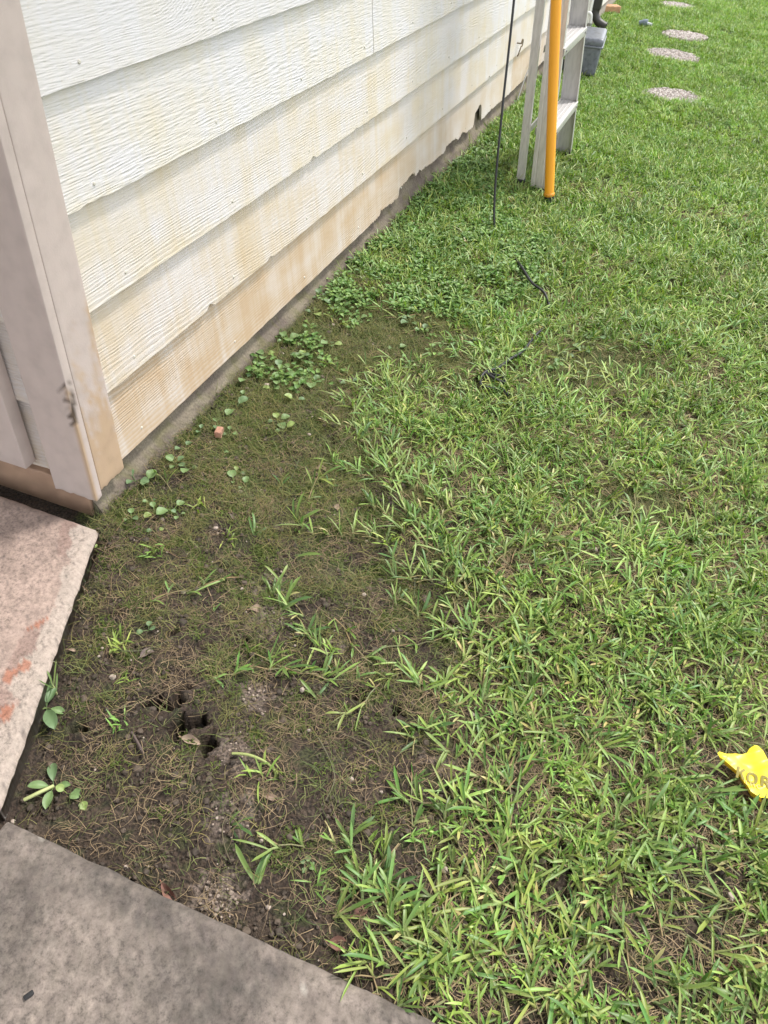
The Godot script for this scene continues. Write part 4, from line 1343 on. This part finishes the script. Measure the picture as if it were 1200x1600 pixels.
# ---------------------------------------------------------------- grass
func build_lawn() -> void:
	# ---- coarse broad-bladed grass, growing along runners
	var sprigs := []
	for k in 14: sprigs.append(sprig_mesh(2000 + k, 2 + k % 4, 0.036 + 0.0045 * (k % 5), 1.0))
	var spots := []
	for k in 14: spots.append([])
	var runner := [tube(PackedVector3Array([Vector3(0, 0, 0), Vector3(0.02, 0.003, 0.001), Vector3(0.04, 0, 0)]), 0.0012, 5, Color(0.26, 0.23, 0.12), false)]
	for k in 3:
		var bend := rng.randf_range(-0.02, 0.02)
		runner.append(tube(curve_points([Vector3(-0.05, 0.0, 0.0), Vector3(-0.02, 0.004, bend), Vector3(0.015, 0.001, bend * 0.4), Vector3(0.05, 0.005, -bend)], 4), 0.0008, 5, Color(0.17, 0.14, 0.09), false))
	var runner_spots := [[], [], [], []]
	var zones := [[-0.92, 0.55, -3.2, -0.27, 1350.0], [-0.92, 0.75, -10.5, -3.2, 600.0], [0.55, 2.2, -10.5, -0.2, 190.0], [0.75, 5.0, -14.0, -10.5, 60.0], [-0.92, 0.75, -14.0, -10.5, 160.0]]
	for zn in zones:
		var area: float = (zn[1] - zn[0]) * (zn[3] - zn[2])
		for k in int(area * zn[4]):
			var x := rng.randf_range(zn[0], zn[1])
			var z := rng.randf_range(zn[2], zn[3])
			var d := lawn_density(x, z)
			if rng.randf() > d: continue
			var heading := rng.randf() * TAU
			var nodes := rng.randi_range(2, 5)
			var tint := rng.randf_range(0.78, 1.2) * (1.0 + 0.25 * n_low.get_noise_2d(x * 2.0, z * 2.0))
			var warm := rng.randf_range(0.85, 1.2)
			for i in nodes:
				if off_soil(x, z) or x < zn[0] or Vector2(x - 0.375, z + 0.815).length() < 0.06: break
				var y := soil_height(x, z)
				var flip := 1.0 if i % 2 == 0 else -1.0
				var yaw := heading + flip * rng.randf_range(0.2, 1.1)
				var size := rng.randf_range(0.72, 1.22)
				if z < -4.0: size *= 0.82
				var c := Color(tint * warm, tint, tint * rng.randf_range(0.8, 1.1)) * rng.randf_range(0.88, 1.12)
				c.a = 1.0
				spots[rng.randi() % 14].append([pose(Vector3(x, y + 0.003, z), -yaw, rng.randf_range(-0.2, 0.3), size), c])
				if z > -2.6: runner_spots[0].append([pose(Vector3(x, y + 0.004, z), -heading, rng.randf_range(-0.05, 0.08), 0.9), Color(rng.randf_range(0.8, 1.3), 1, 1)])
				x += cos(heading) * 0.034
				z += sin(heading) * 0.034
				heading += rng.randf_range(-0.4, 0.4)
	for chain in [[[720, 900], [640, 812], [575, 700], [560, 640]], [[700, 880], [655, 850], [575, 780]], [[520, 1060], [480, 985], [430, 920]], [[640, 1440], [590, 1390], [530, 1310]], [[640, 1470], [600, 1420], [560, 1395]], [[600, 850], [540, 838], [465, 830]], [[740, 1010], [660, 960], [620, 945]], [[700, 1150], [650, 1130], [640, 1160]], [[690, 800], [620, 735], [590, 690]], [[660, 1080], [640, 1040], [590, 1060]], [[720, 940], [690, 900], [640, 905]], [[760, 1180], [720, 1120], [660, 1060]], [[640, 620], [590, 600], [545, 640]], [[800, 1230], [740, 1200], [690, 1170]]]:
		var pts := PackedVector3Array()
		for p in chain: pts.append(on_ground(p[0], p[1]))
		for i in pts.size() - 1:
			var run := pts[i + 1] - pts[i]
			var yaw0 := atan2(run.z, run.x)
			var steps := int(run.length() / 0.026) + 1
			for k in steps:
				var q := pts[i].lerp(pts[i + 1], (k + rng.randf() * 0.6) / steps) + Vector3(rng.randfn() * 0.006, 0, rng.randfn() * 0.006)
				var t := rng.randf_range(0.85, 1.25)
				q.y = soil_height(q.x, q.z) + 0.003
				spots[rng.randi() % 14].append([pose(q, -(yaw0 + rng.randf_range(-1.2, 1.2)), rng.randf_range(-0.1, 0.5), rng.randf_range(0.8, 1.25)), Color(t, t, t)])
				runner_spots[0].append([pose(q, -yaw0 + rng.randf_range(-0.2, 0.2), 0.02, 0.85), Color(1.3, 1.25, 1.1)])
	for k in 60:
		var x := rng.randf_range(-0.88, 0.4)
		var z := rng.randf_range(-2.0, -0.33)
		if off_soil(x, z): continue
		runner_spots[1 + k % 3].append([pose(Vector3(x, soil_height(x, z) + 0.003, z), rng.randf() * TAU, rng.randf_range(-0.04, 0.04), rng.randf_range(0.5, 1.1)), Color(rng.randf_range(0.6, 1.2), 0.9, 0.85)])
	scatter("lawn_grass", "coarse broad bladed green lawn grass spreading across the yard", "grass", "grass_blades", sprigs, spots, M.grass)
	scatter("grass_runners", "pale creeping runners between the coarse grass sprigs", "grass", "runners", runner, runner_spots, M.dry)
	# ---- finer upright blades that fill the lawn further off
	var fills := []
	for k in 4: fills.append(tuft_mesh(2200 + k, 10, 0.038, 0.0031, 0.016, Color(0.185, 0.320, 0.068), Color(0.370, 0.495, 0.130), 0.4, 1.4, false))
	var fill_spots := [[], [], [], []]
	for zn in [[-0.92, 0.6, -3.6, -0.3, 1500.0], [-0.92, 0.8, -10.5, -3.6, 2700.0], [0.6, 2.2, -10.5, -0.2, 420.0], [-0.92, 5.0, -14.0, -10.5, 200.0], [2.2, 5.0, -10.5, 0.0, 200.0]]:
		for k in int((zn[1] - zn[0]) * (zn[3] - zn[2]) * zn[4]):
			var x := rng.randf_range(zn[0], zn[1])
			var z := rng.randf_range(zn[2], zn[3])
			if off_soil(x, z) or Vector2(x - 0.375, z + 0.815).length() < 0.06 or rng.randf() > lawn_density(x, z): continue
			var t := rng.randf_range(0.75, 1.2) * (1.0 + 0.3 * n_low.get_noise_2d(x * 2.0 + 7.0, z * 2.0))
			fill_spots[rng.randi() % 4].append([pose(Vector3(x, soil_height(x, z), z), rng.randf() * TAU, rng.randf_range(-0.2, 0.2), rng.randf_range(0.6, 1.1)), Color(t * rng.randf_range(0.85, 1.25), t, t * 0.95)])
	scatter("fine_lawn_grass", "finer upright green grass filling the lawn between coarse sprigs", "grass", "fine_blades", fills, fill_spots, M.grass)
	# ---- dead thatch
	var thatch := []
	for k in 5: thatch.append(tuft_mesh(2300 + k, 12, 0.042, 0.00095, 0.03, Color(0.27, 0.205, 0.12), Color(0.15, 0.105, 0.07), -0.05, 0.3))
	var th_spots := [[], [], [], [], []]
	for k in 19000:
		var x := rng.randf_range(-0.92, 0.6)
		var z := rng.randf_range(-3.4, -0.27)
		if off_soil(x, z) or in_hole(x, z): continue
		var d := lawn_density(x, z)
		var keep := 0.16 + 0.6 * d
		if d < 0.3: keep += n_low.get_noise_2d(x * 7.0 + 20.0, z * 7.0) * 0.5
		if rng.randf() > keep: continue
		var t := rng.randf_range(0.65, 1.25) * (1.0 + 0.45 * d)
		th_spots[rng.randi() % 5].append([pose(Vector3(x, soil_height(x, z) + 0.004, z), rng.randf() * TAU, rng.randf_range(-0.1, 0.1), rng.randf_range(0.6, 1.2)), Color(t, t * 0.97, t * 0.93)])
	scatter("dead_thatch", "straw brown dead grass strands matted over the earth", "thatch", "strands", thatch, th_spots, M.dry)
	# ---- thin wiry green grass over the mossy ground
	var wiry := []
	for k in 6: wiry.append(tuft_mesh(2400 + k, 11, 0.042, 0.00105, 0.024, Color(0.085, 0.12, 0.03), Color(0.225, 0.21, 0.085), 0.1, 1.0))
	var wi_spots := [[], [], [], [], [], []]
	for k in 21000:
		var x := rng.randf_range(-0.92, 0.45)
		var z := rng.randf_range(-2.7, -0.27)
		if off_soil(x, z) or in_hole(x, z): continue
		var d := lawn_density(x, z)
		var keep := (1.0 - 0.75 * d) * clampf(0.30 + (-z - 0.85) * 0.75 + n_low.get_noise_2d(x * 8.0, z * 8.0 + 70.0) * 0.9, 0.05, 1.0)
		if rng.randf() > keep: continue
		var t := rng.randf_range(0.7, 1.25)
		wi_spots[rng.randi() % 6].append([pose(Vector3(x, soil_height(x, z) + 0.001, z), rng.randf() * TAU, rng.randf_range(-0.15, 0.15), rng.randf_range(0.55, 1.15)), Color(t * rng.randf_range(0.85, 1.2), t, t * 0.9)])
	scatter("wiry_grass", "thin wiry olive grass over the mossy earth by the wall", "grass", "wiry_blades", wiry, wi_spots, M.thin_grass)
	# ---- moss, as tiny cushions of leaflets
	var moss := []
	for k in 4: moss.append(tuft_mesh(2500 + k, 26, 0.007, 0.0016, 0.011, Color(0.065, 0.105, 0.014), Color(0.13, 0.16, 0.03), 0.2, 1.3))
	var mo_spots := [[], [], [], []]
	for k in 16000:
		var x := rng.randf_range(-0.92, 0.1)
		var z := rng.randf_range(-2.7, -0.4)
		if off_soil(x, z) or in_hole(x, z): continue
		var keep := clampf((-z - 0.8) * 1.3 + n_low.get_noise_2d(x * 7.0, z * 7.0 - 30.0) * 1.7, 0.02, 0.95) * (1.0 - lawn_density(x, z) * 0.8)
		if rng.randf() > keep: continue
		var t := rng.randf_range(0.7, 1.2)
		mo_spots[rng.randi() % 4].append([pose(Vector3(x, soil_height(x, z) + 0.001, z), rng.randf() * TAU, 0.0, rng.randf_range(0.6, 1.4)), Color(t, t, t)])
	scatter("moss", "olive green moss cushions on the damp earth near the footing", "moss", "moss_leaflets", moss, mo_spots, M.thin_grass)
	build_sprigs()

func sprig_label(x: float, y: float, size: float) -> String:
	var big := "tall" if size > 1.0 else ("small" if size < 0.8 else "single")
	var spot := "in the moss beside the lawn edge"
	if y > 1240: spot = "on the bare earth by the grey slab"
	elif y > 900: spot = "on the open brown earth" if x < 560 else "on brown earth beside the lawn edge"
	elif x < 530: spot = "in the mossy ground nearer the house"
	return big + " sprig of coarse green grass " + spot

# single sprigs of coarse grass that stand alone on the bare earth
func build_sprigs() -> void:
	var blades := []
	for k in 8:
		var st := tool()
		add_blade(st, Vector3.ZERO, 0.0, 0.55, 0.05 + 0.004 * (k % 4), 0.0058 + 0.0004 * (k % 3), 0.35 + 0.08 * k, Color(0.25, 0.31, 0.12), [Color(0.125, 0.215, 0.06), Color(0.17, 0.25, 0.065), Color(0.10, 0.18, 0.06)][k % 3], 5, 0.3)
		blades.append(done(st))
	for p in [[400, 1383, 4, 1.0, 1.6], [360, 1290, 5, 0.9, 0.4], [525, 1425, 4, 0.75, 1.0], [655, 1255, 5, 0.8, 0.6], [545, 1310, 5, 1.15, 1.2], [600, 1385, 5, 1.1, 1.0], [620, 1420, 4, 0.9, 0.8], [668, 1140, 5, 1.05, 1.3], [655, 1150, 4, 0.9, 3.6], [440, 955, 6, 1.3, 1.2], [425, 930, 4, 1.1, 1.5], [480, 990, 5, 0.9, 0.4], [505, 1060, 4, 0.9, 1.3], [495, 1090, 3, 0.8, 1.5], [545, 1050, 4, 0.7, 1.2], [645, 1055, 4, 0.9, 1.4], [620, 945, 4, 0.8, 1.3], [655, 960, 4, 0.9, 0.7], [450, 1045, 3, 0.9, 0.2], [396, 838, 5, 0.85, 1.4], [464, 815, 5, 1.0, 1.3], [465, 830, 3, 1.1, 0.05], [600, 850, 4, 0.9, 1.8], [640, 815, 5, 1.0, 2.0], [680, 835, 5, 1.0, 1.9], [585, 795, 4, 0.9, 2.2], [700, 870, 4, 0.95, 1.9], [560, 690, 5, 1.1, 1.8], [610, 700, 5, 1.1, 1.6], [480, 995, 3, 0.8, 2.6], [460, 870, 3, 0.9, 0.1], [560, 1065, 4, 0.7, 1.0], [725, 890, 4, 1.0, 1.8], [440, 760, 3, 0.8, 1.3], [510, 760, 4, 0.7, 1.3], [205, 1400, 2, 0.4, 1.0], [330, 960, 3, 0.5, 0.8]]:
		var o := thing("grass_sprig", sprig_label(p[0], p[1], p[3]), "grass sprig", on_ground(p[0], p[1]) - Vector3(0, 0.002, 0), "grass sprigs on the bare earth")
		for k in p[2]:
			var spread: float = rng.randfn() * 0.75
			var t := Transform3D((Basis(Vector3.UP, p[4] + spread + rng.randf_range(-0.2, 0.2)) * Basis(Vector3.BACK, rng.randf_range(-0.35, 0.7)) * Basis(Vector3.RIGHT, rng.randf_range(-0.6, 0.6))).scaled(Vector3.ONE * p[3] * rng.randf_range(0.5, 1.15)), Vector3(rng.randf_range(-0.004, 0.004), 0, rng.randf_range(-0.004, 0.004)))
			part("blade", blades[rng.randi() % 8], M.grass, o, t)
